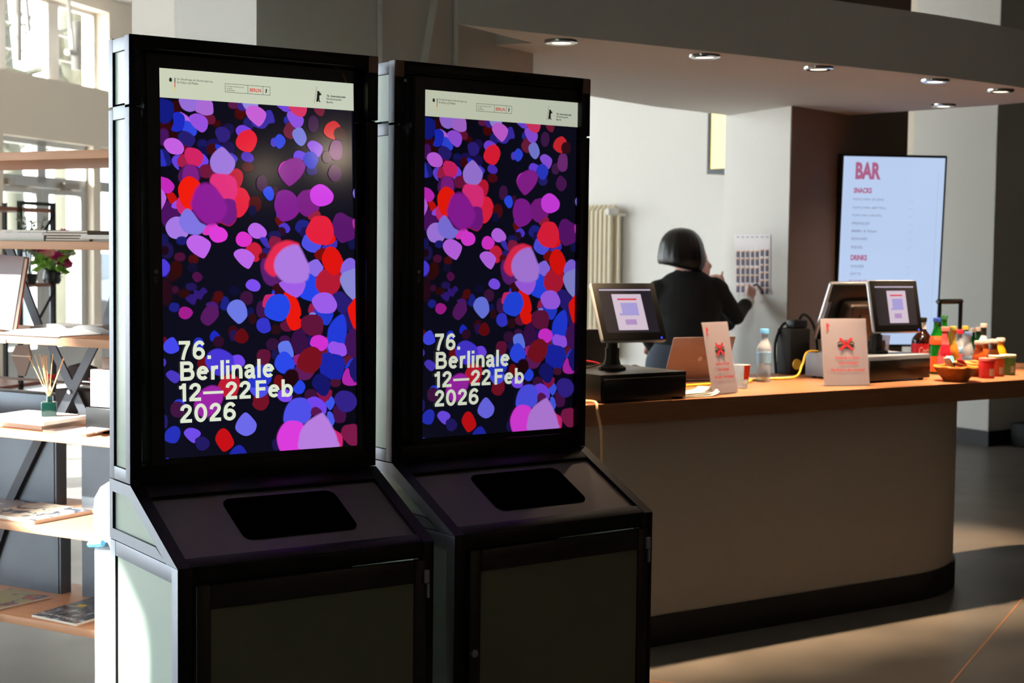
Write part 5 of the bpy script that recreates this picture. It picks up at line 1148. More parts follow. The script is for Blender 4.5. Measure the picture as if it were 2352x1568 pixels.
b = MB(); b.absorb(tb, T(p0.x, p0.y, .0086) @ rot('Z', an) @ Matrix.Scale(sc, 4)); b.build('cover_lettering', M['white_cover'], m2, normals=False)
slab('magazine', (83, 1164), (-50, 1189), (13, 1140), z5+.001, .005, [M['cov_d'], M['page']], 'grey magazine at the back left of the second board', 'magazine', 'magazines on the shelf')
slab('magazine', (78, 1204), (-40, 1184), (212, 1179), z5+.001, .013, [M['cov_a'], M['page']], 'thick illustrated magazine at the front of the second board', 'magazine', 'magazines on the shelf')
bk = slab('book', (96, 988), (-40, 973), (214, 971.5), z4+.0005, .026, [M['white_cover'], M['page']], 'thick pale book with printed spine under the diffuser', 'book', 'books under the diffuser')
b = MB(); A_, B_ = atz(96, 988, z4)-V(bk.location), atz(-40, 973, z4)-V(bk.location); d_ = (B_-A_).normalized(); nrm = V((d_.y, -d_.x, 0)); nrm = nrm if nrm.dot(EYE-V(bk.location)) > 0 else -nrm
for k in range(7):
    s = .018+k*.031; b.poly([A_+d_*s+nrm*.0008+V((0, 0, .005)), A_+d_*(s+.018-.003*(k % 3))+nrm*.0008+V((0, 0, .005)), A_+d_*(s+.018-.003*(k % 3))+nrm*.0008+V((0, 0, .021)), A_+d_*s+nrm*.0008+V((0, 0, .021))])
b.build('spine_print', M['drawer_grey'], bk, normals=False)
slab('book', (101, 978), (-40, 964), (202, 962), z4+.0272, .013, [M['white_cover'], M['page']], 'thinner pale book on top of the thick one, carrying the diffuser', 'book', 'books under the diffuser')
for k, (A, B, C, t, lb) in enumerate((((199, 1002), (98, 991), (262, 990), .006, 'cream booklet at the bottom of the loose papers'), ((196, 999), (150, 992), (262, 986), .004, 'white flyer in the middle of the loose papers'), ((222, 994), (200, 985), (270, 984), .005, 'folded white print on top of the loose papers'))):
    slab('booklet', A, B, C, z4+.001+k*.0066, t, [M['paper'], M['page']], lb, 'paper', 'loose papers on the shelf')
# stacks of magazines on the upper board
z2 = BZ[4]+BT
def stack(x0, wd, dep, cols, tt, where, seed):
    rnd = random.Random(seed); z = z2+.0005
    for k, (mn, t) in enumerate(zip(cols, tt)):
        b = MB(); b.box((0, 0, t/2), (wd, dep, t), 0); b.box((0, 0, t/2), (wd-.004, dep+.0006, t*.55), 1)
        o = b.build('magazine', [M[mn], M['page']]); p = S0+SX*(x0+rnd.uniform(-.006, .006))+SD*(.16+rnd.uniform(-.01, .01)); o.location = (p.x, p.y, z); o.rotation_euler = (0, 0, S_RZ+rnd.uniform(-.05, .05)); z += t+.0004
        pos = 'bottom' if k == 0 else ('top' if k == len(cols)-1 else ['second', 'third', 'fourth'][k-1]+' from the bottom')
        tag(o, 'magazine at the %s of the %s stack on the upper board' % (pos, where), 'magazine', 'magazines stacked on the upper board')
xa = sp(80, 545)[0]; xb = sp(72, 545)[0]; xc = sp(135, 545)[0]
M['green_cover'] = mat('pale_green_cover', (130, 190, 166), .6)
stack(xa-.155, .29, .21, ('green_cover', 'white_cover', 'white_cover', 'cov_d'), (.006, .010, .011, .009), 'left white', 3)
stack(xb+.10, .2, .21, ('brown_cover', 'brown_cover', 'brown_cover', 'brown_cover'), (.009, .009, .009, .008), 'brown middle', 5)
stack(xc+.135, .19, .2, ('white_cover', 'white_cover', 'white_cover'), (.007, .008, .006), 'right white', 8)
# reed diffuser
z_ = z4+.0405; dc = atz(98, 957, z_) + SD*.03
df = thing('reed_diffuser', 'dark green cube diffuser with pale reeds on the books', 'diffuser', (dc.x, dc.y, z_), S_RZ+.75)
M['green_ceramic'] = mat('dark_green_glass_cube', (18, 52, 44), .15, coat=.5, var=.05); M['reed'] = mat('pale_reed', (214, 172, 120), .7, var=.1)
b = MB(); b.rbox((0, 0, .025), (.051, .051, .05), .004, seg=3); b.lathe([(.0095, .049), (.009, .068), (.0085, .07), (.007, .068)], n=16); b.build('cube_bottle', M['green_ceramic'], df, smooth=40)
b = MB(); tb = text_mesh('SPA', w=.014, h=.012); b.absorb(tb, T(-.0262, .007, .03) @ rot('Z', -math.pi/2) @ rot('X', math.pi/2)); b.build('lettering', M['silver'], df, normals=False)
Ri = rot('Z', -(S_RZ+.75)).to_3x3()
for px, py in ((64, 813), (80, 815), (92, 812), (97, 820), (101, 815), (106, 816), (121, 813), (147, 821), (145, 823)):
    tip = atp(px, py, dc+SD*random.Random(px).uniform(-.03, .05), SD)-V((dc.x, dc.y, z_)); tip = Ri @ tip
    b = MB(); b.tube([V((tip.x*-.05, tip.y*-.05, .02)), V((tip.x*.05, tip.y*.05, .068)), tip], .0015, 5); b.build('reed', M['reed'], df)
# standing big book and open book on the third board
z3 = BZ[3]+BT
M['cover_mauve'] = mat('dull_mauve_cover', (120, 108, 112), .4, var=.12, scale=7); M['red_edge'] = mat('red_brown_edge', (140, 58, 44), .6)
sb = thing('hardback_book', 'big dark hardback standing upright at the left of the middle board', 'book', tuple(S0+SX*(sp(30, 765, .10)[0]-.033)+SD*.10)[:2]+(z3,), S_RZ)
xr = sp(47, 765, .1)[0]-sp(30, 765, .1)[0]; hh = .262; tl = -.17
Fm = rot('X', tl) @ rot('Y', .05)
b = MB(); b.box((xr-.15, 0, hh/2+.008), (.30, .018, hh)); b.build('cover_boards', M['cover_mauve'], sb); b = MB(); b.box((xr+.0008, .001, hh/2+.008), (.003, .011, hh-.01)); b.build('page_edges', M['page'], sb)
b = MB(); b.box((xr+.0012, .012, hh/2+.008), (.004, .004, hh)); b.build('red_binding', M['red_edge'], sb)
sb.rotation_euler = (rot('Z', S_RZ) @ Fm).to_euler()
ob = thing('open_book', 'white open book lying with curved pages on the middle board', 'book', tuple(S0+SX*sp(105, 770, .08)[0]+SD*.1)[:2]+(z3,), S_RZ)
for s, nm in ((-1, 'left_pages'), (1, 'right_pages')):
    b = MB(); prof = [(0, .004), (.012, .014), (.03, .020), (.055, .0195), (.085, .012), (.115, .006), (.135, .004)]; L0 = 1.05 if s < 0 else 1.1
    up = [(s*x*L0, z) for x, z in prof]; pts = up + [(up[-1][0], .0015), (0, .0015)]
    if s > 0: pts = pts[::-1]
    b.prism(pts, -.1, .1, M=Matrix(((1, 0, 0, 0), (0, 0, 1, 0), (0, 1, 0, 0), (0, 0, 0, 1)))); b.build('pages', M['white_cover'], ob, smooth=35)
b = MB(); b.box((0, 0, .001), (.30, .21, .0018)); b.build('book_cover', M['cover_mauve'], ob)
gp = thing('large_folio', 'large grey folio lying open behind the white open book', 'book', tuple(S0+SX*sp(185, 770, .25)[0]+SD*.245)[:2]+(z3,), S_RZ); M['folio'] = mat('grey_folio_page', (120, 118, 118), .35, var=.05)
for s in (-1, 1):
    b = MB(); up = [(s*x, z) for x, z in ((0, .006), (.02, .022), (.05, .03), (.10, .03), (.16, .024), (.19, .016))]; pts = up+[(up[-1][0], .001), (0, .001)]
    b.prism(pts if s < 0 else pts[::-1], -.05, .05, M=Matrix(((1, 0, 0, 0), (0, 0, 1, 0), (0, 1, 0, 0), (0, 0, 0, 1)))); b.build('pages', M['folio'], gp, smooth=35)
# boxes and trays stowed on the fourth board
M['light_box_card'] = mat('white_carton', (226, 224, 226), .6, var=.02); M['taupe_card'] = mat('taupe_card', (140, 124, 116), .8, var=.06); M['dark_stuff'] = mat('charcoal_felt', (46, 42, 42), .9, var=.1)
def blk(name, px0, px1, py0, py1, d, dep, m, label, cat, zb=None, r=.003):
    x0, zt = sp(px0, py0, d); x1, zb_ = sp(px1, py1, d); zb_ = zb if zb is not None else zb_
    b = MB(); b.rbox((0, 0, (zt-zb_)/2), (x1-x0, dep, zt-zb_), r); o = b.build(name, M[m], smooth=30); p = S0+SX*((x0+x1)/2)+SD*(d+dep/2); o.location = (p.x, p.y, zb_); o.rotation_euler = (0, 0, S_RZ); return tag(o, label, cat)
blk('steel_box', -90, 124, 891, 960, .345, .09, 'steel_sheet', 'blue grey steel box behind the diffuser', 'box', zb=z4+.001)
blk('storage_tray', -90, 206, 862, 885, .395, .07, 'taupe_card', 'long pale tray stowed at the back above the steel box', 'tray', zb=None)
blk('carton', 207, 262, 848, 932, .10, .10, 'light_box_card', 'white carton at the right end of the fourth board', 'carton', zb=sp(207, 934, .10)[1]+.002)
blk('black_box', 196, 262, 934, 966, .10, .2, 'bezel', 'glossy black box under the white carton', 'box', zb=z4+.001)
blk('dark_box', 233, 262, 822, 846, .12, .07, 'taupe_card', 'small dark box on top of the white carton', 'box', zb=sp(207, 848, .10)[1]+.0005)
blk('black_case', 126, 207, 892, 955, .345, .09, 'dark_stuff', 'black case behind the crossed steel bars', 'case', zb=z4+.001)
# folded card and dark bags on the tray
zt_ = sp(0, 862, .395)[1]
fc = thing('folded_card', 'grey folded card standing behind the reeds', 'card', tuple(S0+SX*sp(58, 850, .43)[0]+SD*.43)[:2]+(zt_,), S_RZ); b = MB()
q = [(-.07, .075), (-.045, .115), (.02, .12), (.035, .075), (.0, .0), (-.03, .0)]; b.prism(q[::-1], -.004, .004, M=Matrix(((1, 0, 0, 0), (0, 0, 1, 0), (0, 1, 0, 0), (0, 0, 0, 1)))); b.build('card_face', M['taupe_card'], fc)
b = MB(); b.box((-.015, -.006, .076), (.105, .002, .004)); b.build('fold', M['page'], fc)
bg_ = MB(); bg_.lathe([(.085, 0), (.088, .02), (.07, .05), (.02, .062)], n=18, sy=.3); o = bg_.build('felt_bag', M['dark_stuff'], smooth=True); p = S0+SX*sp(188, 850, .43)[0]+SD*.435; o.location = (p.x, p.y, zt_); o.rotation_euler = (0, 0, S_RZ); tag(o, 'dark felt bag lying on the tray behind the crossed bars', 'bag')
for k, px in enumerate((113, 214)):
    b = MB(); b.rbox((0, 0, .008), (.035, .03, .016), .003); o = b.build('red_packet', M['red_print'], smooth=30); p = S0+SX*sp(px, 855, .4)[0]+SD*.408; o.location = (p.x, p.y, zt_); o.rotation_euler = (0, 0, S_RZ); tag(o, ['red packet on the tray behind the reeds', 'red packet on the tray near the white carton'][k], 'packet', 'red packets on the tray')
# white bin behind the nearer kiosk
M['white_gloss'] = mat('white_enamel', (236, 236, 238), .35, var=.01)
bn = thing('pedal_bin', 'white bin with rounded lid, sunlit behind the nearer kiosk', 'bin', (1.645, 4.50, 0)); b = MB()
b.lathe([(.105, 0), (.105, .70)], n=36); b.build('bin_body', M['white_gloss'], bn, smooth=50); b = MB(); b.lathe([(.108, .70), (.108, .75), (.104, .785), (.088, .815), (.055, .836), (.001, .845)], n=36); b.build('bin_lid', M['white_gloss'], bn, smooth=60)
M['blue_tape'] = mat('light_blue_handle', (80, 180, 226), .4); b = MB(); b.tube([(.118*math.cos(a), .118*math.sin(a), .655+.022*(a-3.4)) for a in [2.75+.11*k for k in range(9)]], .010, 8); b.build('handle', M['blue_tape'], bn, smooth=True)
# black rack with flowers in front of the doors
rk0 = EYE + ray(122, 600)*9.0; rk0.z = 0
rk = thing('metal_rack', 'black metal rack with thin red boards in front of the glazed doors', 'rack', (rk0.x, rk0.y, 0), fh)
def rl(px, py): p = atp(px, py, rk0, FN)-rk0; return (p.dot(FU), p.z)
zt = rl(122, 466)[1]; x_l = rl(46, 600)[0]
for x in (0, x_l, -1.6):
    b = MB(); b.box((x, 0, zt/2), (.022 if x else .028, .022, zt)); b.build('post', M['black_matt'], rk); b = MB(); b.box((x, .32, zt/2), (.022, .022, zt)); b.build('post', M['black_matt'], rk)
b = MB(); b.box((x_l/2, 0, zt-.01), (-x_l, .02, .02)); b.build('top_rail', M['black_matt'], rk)
M['mahogany'] = mat('red_brown_board', (122, 62, 40), .45, var=.1)
for z in (rl(60, 481)[1], rl(60, 655)[1], .75, .25):
    b = MB(); b.box((-.8, .16, z), (1.6, .32, .022)); b.build('rack_board', M['mahogany'], rk)
za, zb_ = rl(60, 481)[1]-.02, rl(60, 655)[1]
for (p, q) in (((0, za), (-.18, za-.16)), ((-.2, zb_+.17), (0, zb_+.02)), ((0, zb_-.03), (-.3, zb_-.32))):
    b = MB(); b.tube([(p[0], -.012, p[1]), (q[0], -.012, q[1])], .008, 6); b.build('brace', M['black_matt'], rk)
M['leaf'] = mat('fresh_green_leaf', (120, 170, 60), .5, var=.3, scale=30); M['petal_pink'] = mat('pink_petal', (232, 170, 160), .6, var=.15); M['petal_white'] = mat('white_petal', (240, 232, 226), .6); M['petal_mag'] = mat('magenta_petal', (200, 60, 130), .6)
fz = zb_+.011
fl = thing('flower_bouquet', 'bouquet of pink and white flowers in a dark vase on the rack', 'flowers', tuple(MF @ V((0, 0, 0)))[:2]+(0,), 0); p0 = rk0+FU*rl(62, 640)[0]-FN*.12*0; p0 = rk0+FU*rl(62, 640)[0]+V((FN.x, FN.y, 0))*.16
fl.location = (p0.x, p0.y, fz)
b = MB(); b.lathe([(.04, 0), (.05, .02), (.045, .07), (.035, .08)], n=18); b.build('vase', M['black'], fl, smooth=50)
rnd = random.Random(4)
def leafpoly(b, p, d, ln, wd, mi=0):
    d = d.normalized(); s = d.cross(V((rnd.uniform(-1, 1), rnd.uniform(-1, 1), rnd.uniform(-1, 1)))).normalized()*wd; n = d.cross(s).normalized()*wd*.3
    b.poly([p, p+d*ln*.3+s*.8+n, p+d*ln*.65+s+n, p+d*ln, p+d*ln*.65-s+n, p+d*ln*.3-s*.8+n], mi)
b = MB(); st = []
for k in range(22):
    a = rnd.uniform(0, 6.28); rr = rnd.uniform(.03, .14); h = rnd.uniform(.1, .27); tip = V((rr*math.cos(a), rr*math.sin(a), h)); b.tube([(0, 0, .05), (tip.x*.4, tip.y*.4, h*.7), tip], .003, 4); st.append(tip)
    for q in range(4): leafpoly(b, tip*rnd.uniform(.5, 1.0), V((math.cos(a)+rnd.uniform(-1, 1), math.sin(a)+rnd.uniform(-1, 1), rnd.uniform(-.6, .8))), .06, .016)
b.build('leaves', M['leaf'], fl, normals=False)
for k, tip in enumerate(st[:20]):
    b = MB(); m_ = ('petal_pink', 'petal_white', 'petal_pink', 'petal_mag')[k % 4]; R_ = rnd.uniform(.03, .048)
    for q in range(16):
        a = q*2.4; e = .2+q/16*1.2; d = V((math.cos(a)*math.sin(e), math.sin(a)*math.sin(e), math.cos(e))); leafpoly(b, tip, d, R_*1.3, R_*.55)
    b.build('blossom', M[m_], fl, normals=False)
sg = thing('leafy_sprigs', 'thin leafy sprigs in a small pot on the upper rack board', 'plant', tuple(rk0+FU*rl(10, 530)[0]+FN*.16)[:2]+(rl(60, 655)[1]+.011,)); b = MB()
for k in range(7):
    a = k*.9; rr = .02+.012*k; h = .34+.02*(k % 4); tip = V((rr*math.cos(a), rr*math.sin(a), h)); b.tube([(0, 0, .02), (tip.x*.5, tip.y*.5, h*.6), tip], .0025, 4)
    for q in range(9): t = .45+.06*q; leafpoly(b, V((tip.x*t, tip.y*t, h*t)), V((rnd.uniform(-1, 1), rnd.uniform(-1, 1), .5)), .035, .009)
b.build('sprigs', mat('grey_green_leaf', (96, 110, 84), .6, var=.2), sg, normals=False); b = MB(); b.lathe([(.03, 0), (.04, .06), (.036, .06), (.03, .055)], n=14); b.build('pot', M['black'], sg, smooth=50)
# small bench in the dark passage on the right and the brass strip in the floor
bq = atz(2330, 1018, 0); b = MB(); b.rbox((.55, .2, .10), (1.3, .5, .2), .03); b.rbox((.75, .35, .22), (.9, .25, .12), .05); o = b.build('dark_bench', M['black_matt'], smooth=30); o.location = (bq.x-.1, bq.y-.55, 0); tag(o, 'low black bench in the dark passage beyond the counter end', 'bench')
M['brass'] = mat('brass_strip', (190, 138, 104), .45, .6, var=.1)
def strip(name, p, q, wd=.008):
    p, q = V((p[0], p[1], 0)), V((q[0], q[1], 0)); d = (q-p).normalized(); n = V((-d.y, d.x, 0))*wd/2; b = MB(); b.prism([tuple((p-n))[:2], tuple((q-n))[:2], tuple((q+n))[:2], tuple((p+n))[:2]], 0.0, .0012); return struct(b.build(name, M['brass']))
a, c_ = V((4.414, 3.637, 0)), V((5.829, 4.405, 0)); d_ = (c_-a).normalized(); strip('trim_4', a-d_*2.5, c_+d_*5)
strip('trim_5', (3.2, 4.66), (3.9, 3.66), .010)
# ------------------------------------------------------------------ two people behind the counter
import numpy as np
FH = V((_F.x, _F.y, 0)).normalized()
M['skin'] = mat('fair_skin', (222, 172, 156), .5, var=.05, scale=12); M['hair_black'] = mat('black_hair', (16, 13, 12), .35, var=.5, scale=40, stretch=(8, 8, .6)); M['hair_brown'] = mat('dark_brown_hair', (44, 30, 24), .45, var=.4, scale=40)
M['sweater'] = mat('black_knit', (24, 25, 26), .9, var=.15, scale=60, bump=.15); M['trousers'] = mat('blue_grey_trousers', (62, 70, 84), .85, var=.1, scale=50); M['shirt'] = mat('white_shirt', (226, 222, 220), .75, var=.03); M['shoe'] = mat('black_shoe', (14, 14, 14), .5); M['top_dark'] = mat('dark_top', (38, 36, 40), .9, var=.1)
class Body:
    """tapered limbs and ellipsoids fused to one skin"""
    def __init__(self, mats): self.pr = []; self.bm = bmesh.new(); self.mats = mats
    def limb(self, p, q, r1, r2, m, flat=1.0, n=14):
        p, q = V(p), V(q); d = q-p; L = d.length; b = bmesh.new(); bmesh.ops.create_uvsphere(b, u_segments=n, v_segments=10, radius=1.0)
        Q = d.to_track_quat('Z', 'Y').to_matrix()
        for v in b.verts:
            z = v.co.z; r = r1+(r2-r1)*(.5+.5*z) if L > 0 else r1
            if z > 0: c = V((v.co.x*r2, v.co.y*r2*flat, L+z*r2))
            else: c = V((v.co.x*r1, v.co.y*r1*flat, z*r1))
            if abs(z) < 1e-6: c = V((v.co.x*r1, v.co.y*r1*flat, 0))
            v.co = p + Q @ c
        self._add(b); self.pr.append((p, q, r1, r2, m)); return self
    def blob(self, c, r, m, R=None, n=20):
        b = bmesh.new(); bmesh.ops.create_uvsphere(b, u_segments=n, v_segments=14, radius=1.0); R = R or Matrix.Identity(3)
        for v in b.verts: v.co = V(c) + R @ V((v.co.x*r[0], v.co.y*r[1], v.co.z*r[2]))
        self._add(b); self.pr.append((V(c), R, r, None, m)); return self
    def _add(self, b):
        mp = {v: self.bm.verts.new(v.co) for v in b.verts}
        for f in b.faces: self.bm.faces.new([mp[v] for v in f.verts])
        b.free()
    def build(self, name, parent, voxel=.009, smooth=4, origin=V((0, 0, 0))):
        me = bpy.data.meshes.new(name); self.bm.to_mesh(me); self.bm.free(); o = bpy.data.objects.new(name, me); COL.objects.link(o)
        a = o.modifiers.new('fuse', 'REMESH'); a.mode = 'VOXEL'; a.voxel_size = voxel; s = o.modifiers.new('soften', 'SMOOTH'); s.factor = .5; s.iterations = smooth
        bpy.context.view_layer.update(); m2 = bpy.data.meshes.new_from_object(o.evaluated_get(bpy.context.evaluated_depsgraph_get())); bpy.data.objects.remove(o)
        m2.name = name; m2.materials.clear()
        for m_ in self.mats: m2.materials.append(m_)
        n = len(m2.polygons); C = np.zeros(n*3); m2.polygons.foreach_get('center', C); C = C.reshape(-1, 3); best = np.full(n, 1e9); mi = np.zeros(n, int)
        for p, q, r1, r2, m_ in self.pr:
            if r2 is None:
                Rm = np.array(q); L = (C-np.array(p)) @ Rm; k = np.linalg.norm(L/np.array(r1), axis=1); d = (k-1)*min(r1)
            else:
                P, Q = np.array(p), np.array(q); ab = Q-P; t = np.clip(((C-P) @ ab)/max(ab @ ab, 1e-9), 0, 1); d = np.linalg.norm(C-(P+t[:, None]*ab), axis=1)-(r1+(r2-r1)*t)
            w_ = d < best; best[w_] = d[w_]; mi[w_] = m_
        m2.polygons.foreach_set('material_index', mi.astype(np.int32)); m2.polygons.foreach_set('use_smooth', np.ones(n, bool)); m2.update()
        m2.transform(Matrix.Translation(-origin)); o = bpy.data.objects.new(name, m2); COL.objects.link(o); o.parent = parent; return o
def hand(B, wrist, dirn, palmn, m, s=1.0, curl=(.5, .6, .7, .8), thumb=.4, side=1):
    """palm and five bent fingers; dirn: along the hand, palmn: out of the palm"""
    d = V(dirn).normalized(); n = V(palmn); n = (n-d*n.dot(d)).normalized(); x = d.cross(n)*side; w_ = V(wrist)
    B.limb(w_, w_+d*.03*s, .024*s, .026*s, m, .75)
    for k in range(4): B.limb(w_+d*.028*s+x*(.026-.017*k)*s*.8, w_+d*.085*s+x*(.03-.02*k)*s, .013*s, .0105*s, m)
    for k, (ln, cu) in enumerate(zip((.072, .08, .074, .058), curl)):
        p = w_+d*.088*s+x*(.031-.0205*k)*s; dd = d.copy()
        for j, fr in enumerate((.45, .32, .27)):
            a = cu*(.6 if j == 0 else .9); dd = (dd*math.cos(a)+n*math.sin(a)).normalized(); a2 = None
            nn = (n*math.cos(a)-d*math.sin(a)); q = p+dd*ln*fr*s; B.limb(p, q, (.0088-.001*j)*s, (.0082-.001*j)*s, m, n=10); p = q
            n_keep = nn
    p = w_+d*.022*s+x*.026*s; dd = (d*.65+x*.75+n*thumb).normalized()
    for j, ln in enumerate((.034, .03, .024)):
        q = p+dd*ln*s; B.limb(p, q, (.0115-.001*j)*s, (.0105-.001*j)*s, m, n=10); p = q; dd = (dd+d*.25+n*.2).normalized()
def person(name, label, D, foot_px):
    f0 = EYE + ray(foot_px, 784)*D; return thing(name, label, 'person', (f0.x, f0.y, 0)), V((f0.x, f0.y, 0))
# --- the nearer one, seen from behind, pointing at the planner
DA = 8.25
def pa(px, py, df=0.0): return EYE + ray(px, py)*(DA+df)
ra_, oA = person('person', 'person with black bob and black sweater, seen from behind, reaching to the planner', DA, 1560)
B = Body([M['skin'], M['sweater'], M['trousers'], M['shoe']]); U3 = V((0, 0, 1)); RT = V((_R0.x, _R0.y, 0))
Ra = Matrix((RT, FH, U3)).transposed()
B.blob(pa(1580, 700, .01), (.185, .125, .20), 1, Ra); B.blob(pa(1572, 770, .0), (.165, .12, .19), 1, Ra); B.blob(pa(1558, 838, .0), (.18, .135, .16), 2, Ra)
B.blob(pa(1578, 655, .0), (.15, .095, .085), 1, Ra); B.limb(pa(1512, 668), pa(1640, 660), .062, .06, 1)
B.limb(pa(1579, 640, .0), pa(1572, 600, .03), .062, .054, 0); B.blob(pa(1572, 572, .035), (.078, .098, .112), 0, Ra)
B.blob(pa(1575, 580, .135), (.014, .022, .018), 0, Ra)
lsh, lel, lwr = pa(1500, 676), pa(1488, 770, .06), pa(1496, 795, .24)
B.limb(lsh, lel, .058, .048, 1); B.limb(lel, lwr, .047, .034, 1); hand(B, lwr, FH*.9-U3*.2, -U3, 0, .95, (.3, .3, .35, .4), side=-1)
rsh, rel, rwr = pa(1648, 668), pa(1690, 726, .12), pa(1716, 694, .27)
B.limb(rsh, rel, .060, .050, 1); B.limb(rel, rwr, .048, .036, 1); B.limb(pa(1600, 690), rsh, .08, .065, 1)
hw_ = pa(1718, 690, .285); hand(B, hw_, (pa(1728, 664, .34)-hw_), -RT*.5+FH*.4-U3*.3, 0, .95, (.35, .55, .8, .95), side=-1)
hip = pa(1558, 850)
for s in (-1, 1):
    h0 = hip+RT*.085*s; kn = V((oA.x, oA.y, .50))+RT*.10*s+FH*.02; an = V((oA.x, oA.y, .09))+RT*.11*s-FH*.01
    B.limb(h0, kn, .092, .062, 2); B.limb(kn, an, .060, .044, 2); B.limb(an-U3*.04-FH*.03, an-U3*.045+FH*.15, .042, .036, 3, .9)
B.build('body', ra_, origin=oA)
# chin-length bob: rings from the crown down to a flat hem, open at the face
hb = MB(); prof = [(522.5, 3), (525, 18), (530, 29), (538, 38), (548, 45), (560, 50), (575, 53), (590, 55), (602, 54.5), (609, 52), (614, 47), (616, 38)]; mpp = DA/F_PX; rings = []; hc = pa(1565, 570, .015); NN = 72
for i, (py, hw) in enumerate(prof):
    c = pa(1565, py, .015)-oA; row = []
    for k in range(NN):
        a = 6.2832*k/NN; r_ = hw*mpp*(1+.012*math.sin(k*2.1)+.008*math.sin(k*5.3+1)); fr = math.sin(a)
        if fr > .62 and py > 556: r_ *= .55
        sag = -.006*math.cos(a*1.0)*(i > 8)
        row.append(hb.bm.verts.new(c+RT*(r_*math.cos(a))+FH*(r_*1.08*fr)+U3*(sag+(.012*math.cos(a)*-1 if i > 9 else 0))))
    rings.append(row)
for i in range(len(rings)-1):
    for k in range(NN): hb.bm.faces.new((rings[i][k], rings[i][(k+1) % NN], rings[i+1][(k+1) % NN], rings[i+1][k]))
hb.bm.faces.new(rings[0]); hb.bm.faces.new(rings[-1][::-1]); hb.build('hair', M['hair_black'], ra_, smooth=60)
b = MB()   # shirt collar and cuff
cc = pa(1578, 634, .01); ring = [cc+RT*(.066*math.cos(a))+FH*(.062*math.sin(a))+U3*(.010*math.cos(a-.6)) for a in [6.2832*k/24 for k in range(25)]]
for k in range(24):
    p, q = ring[k]-oA, ring[k+1]-oA; b.poly([p, q, q+U3*.024-(q-(cc-oA))*.10, p+U3*.024-(p-(cc-oA))*.10])
b.build('shirt_collar', M['shirt'], ra_, smooth=60)
b = MB(); wd = (hw_-rwr).normalized(); c0 = pa(1713, 699, .255)-oA; dax = (pa(1728, 664, .34)-pa(1700, 716, .19)).normalized(); b.tube([c0, c0+dax*.035], [.041, .036], 16); b.build('shirt_cuff', M['shirt'], ra_, smooth=60)
pn = tag(MB().tube([pa(1731, 656, .33), pa(1738, 652, .31), pa(1745, 660, .27), pa(1752, 672, .24)], .006, 8).build('pen', M['black'], smooth=True), 'dark pen held in the raised hand at the planner', 'pen')
# --- the second one, mostly hidden, face in profile
DB = 8.72
def pb(px, py, df=0.0): return EYE + ray(px, py)*(DB+df)
rb_, oB = person('person', 'person with tied brown hair, face in profile, hand raised, behind the one in black', DB, 1600)
B = Body([M['skin'], M['top_dark'], M['trousers'], M['shoe']]); Rb = Matrix((RT, FH, U3)).transposed()
B.blob(pb(1592, 597), (.082, .074, .098), 0, Rb); B.blob(pb(1604, 614), (.056, .058, .076), 0, Rb)
B.limb(pb(1623, 598), pb(1632.5, 611), .008, .0105, 0); B.limb(pb(1620, 600), pb(1630, 612), .014, .014, 0)          # nose
B.blob(pb(1625, 622), (.017, .022, .009), 0, Rb); B.blob(pb(1624.5, 628.5), (.017, .02, .008), 0, Rb); B.blob(pb(1620, 639), (.027, .026, .018), 0, Rb)   # lips, chin
B.blob(pb(1620, 590), (.012, .05, .009), 0, Rb); B.blob(pb(1599, 606, -.073), (.014, .012, .028), 0, Rb)   # brow, ear
B.limb(pb(1598, 632), pb(1594, 660), .052, .058, 0); B.limb(pb(1560, 682), pb(1632, 682), .06, .06, 1); B.blob(pb(1596, 725), (.15, .11, .2), 1, Rb); B.blob(pb(1594, 810), (.14, .11, .16), 1, Rb); B.blob(pb(1594, 850), (.155, .12, .13), 2, Rb)
sh_, el_, wr_ = pb(1638, 694), pb(1672, 742, -.02), pb(1661, 676, -.1)
B.limb(sh_, el_, .055, .045, 1); B.limb(el_, pb(1664, 700, -.07), .044, .036, 1); B.limb(pb(1664, 700, -.07), wr_, .032, .026, 0)
hand(B, wr_, pb(1653, 642, -.11)-wr_, -RT*.6+FH*.6, 0, 1.0, (1.5, 1.45, 1.4, 1.3), thumb=.8, side=1)
B.blob(pb(1656, 657, -.1), (.032, .022, .038), 0, Rb); B.limb(pb(1652, 645, -.1), pb(1657, 634, -.1), .0105, .0095, 0); B.limb(pb(1657, 634, -.1), pb(1660, 624, -.1), .0092, .008, 0)
sl_, ell, wrl = pb(1556, 696), pb(1548, 770), pb(1570, 800, .12); B.limb(sl_, ell, .055, .045, 1); B.limb(ell, wrl, .044, .032, 1); hand(B, wrl, RT*.6+FH*.5, -U3, 0, .95, (.4, .4, .5, .5), side=-1)
hip = pb(1594, 865)
for s in (-1, 1):
    h0 = hip+RT*.08*s; kn = V((oB.x, oB.y, .48))+RT*.09*s+FH*.02; an = V((oB.x, oB.y, .09))+RT*.10*s
    B.limb(h0, kn, .085, .058, 2); B.limb(kn, an, .056, .042, 2); B.limb(an-U3*.04-RT*.02, an-U3*.045+RT*.14, .040, .034, 3, .9)
B.build('body', rb_, .0075, 3, origin=oB)
H = Body([M['hair_brown']]); H.blob(pb(1586, 588), (.084, .08, .083), 0, Rb); H.blob(pb(1570, 600), (.05, .06, .06), 0, Rb); H.limb(pb(1603, 570), pb(1612, 575), .026, .016, 0); H.build('hair', rb_, .008, 3, origin=oB)
for s in (-1,):
    b = MB(); c0 = pb(1617, 599, -.034)-oB; b.lathe([(.001, -.011), (.008, -.008), (.0115, 0), (.008, .008), (.001, .011)], n=12, c=c0); b.build('eye', M['shirt'], rb_, smooth=True)
    b = MB(); c1 = c0+RT*.0095-FH*.004; b.lathe([(.001, -.005), (.0045, 0), (.001, .005)], n=10, c=c1); b.build('iris', M['black'], rb_, smooth=True)
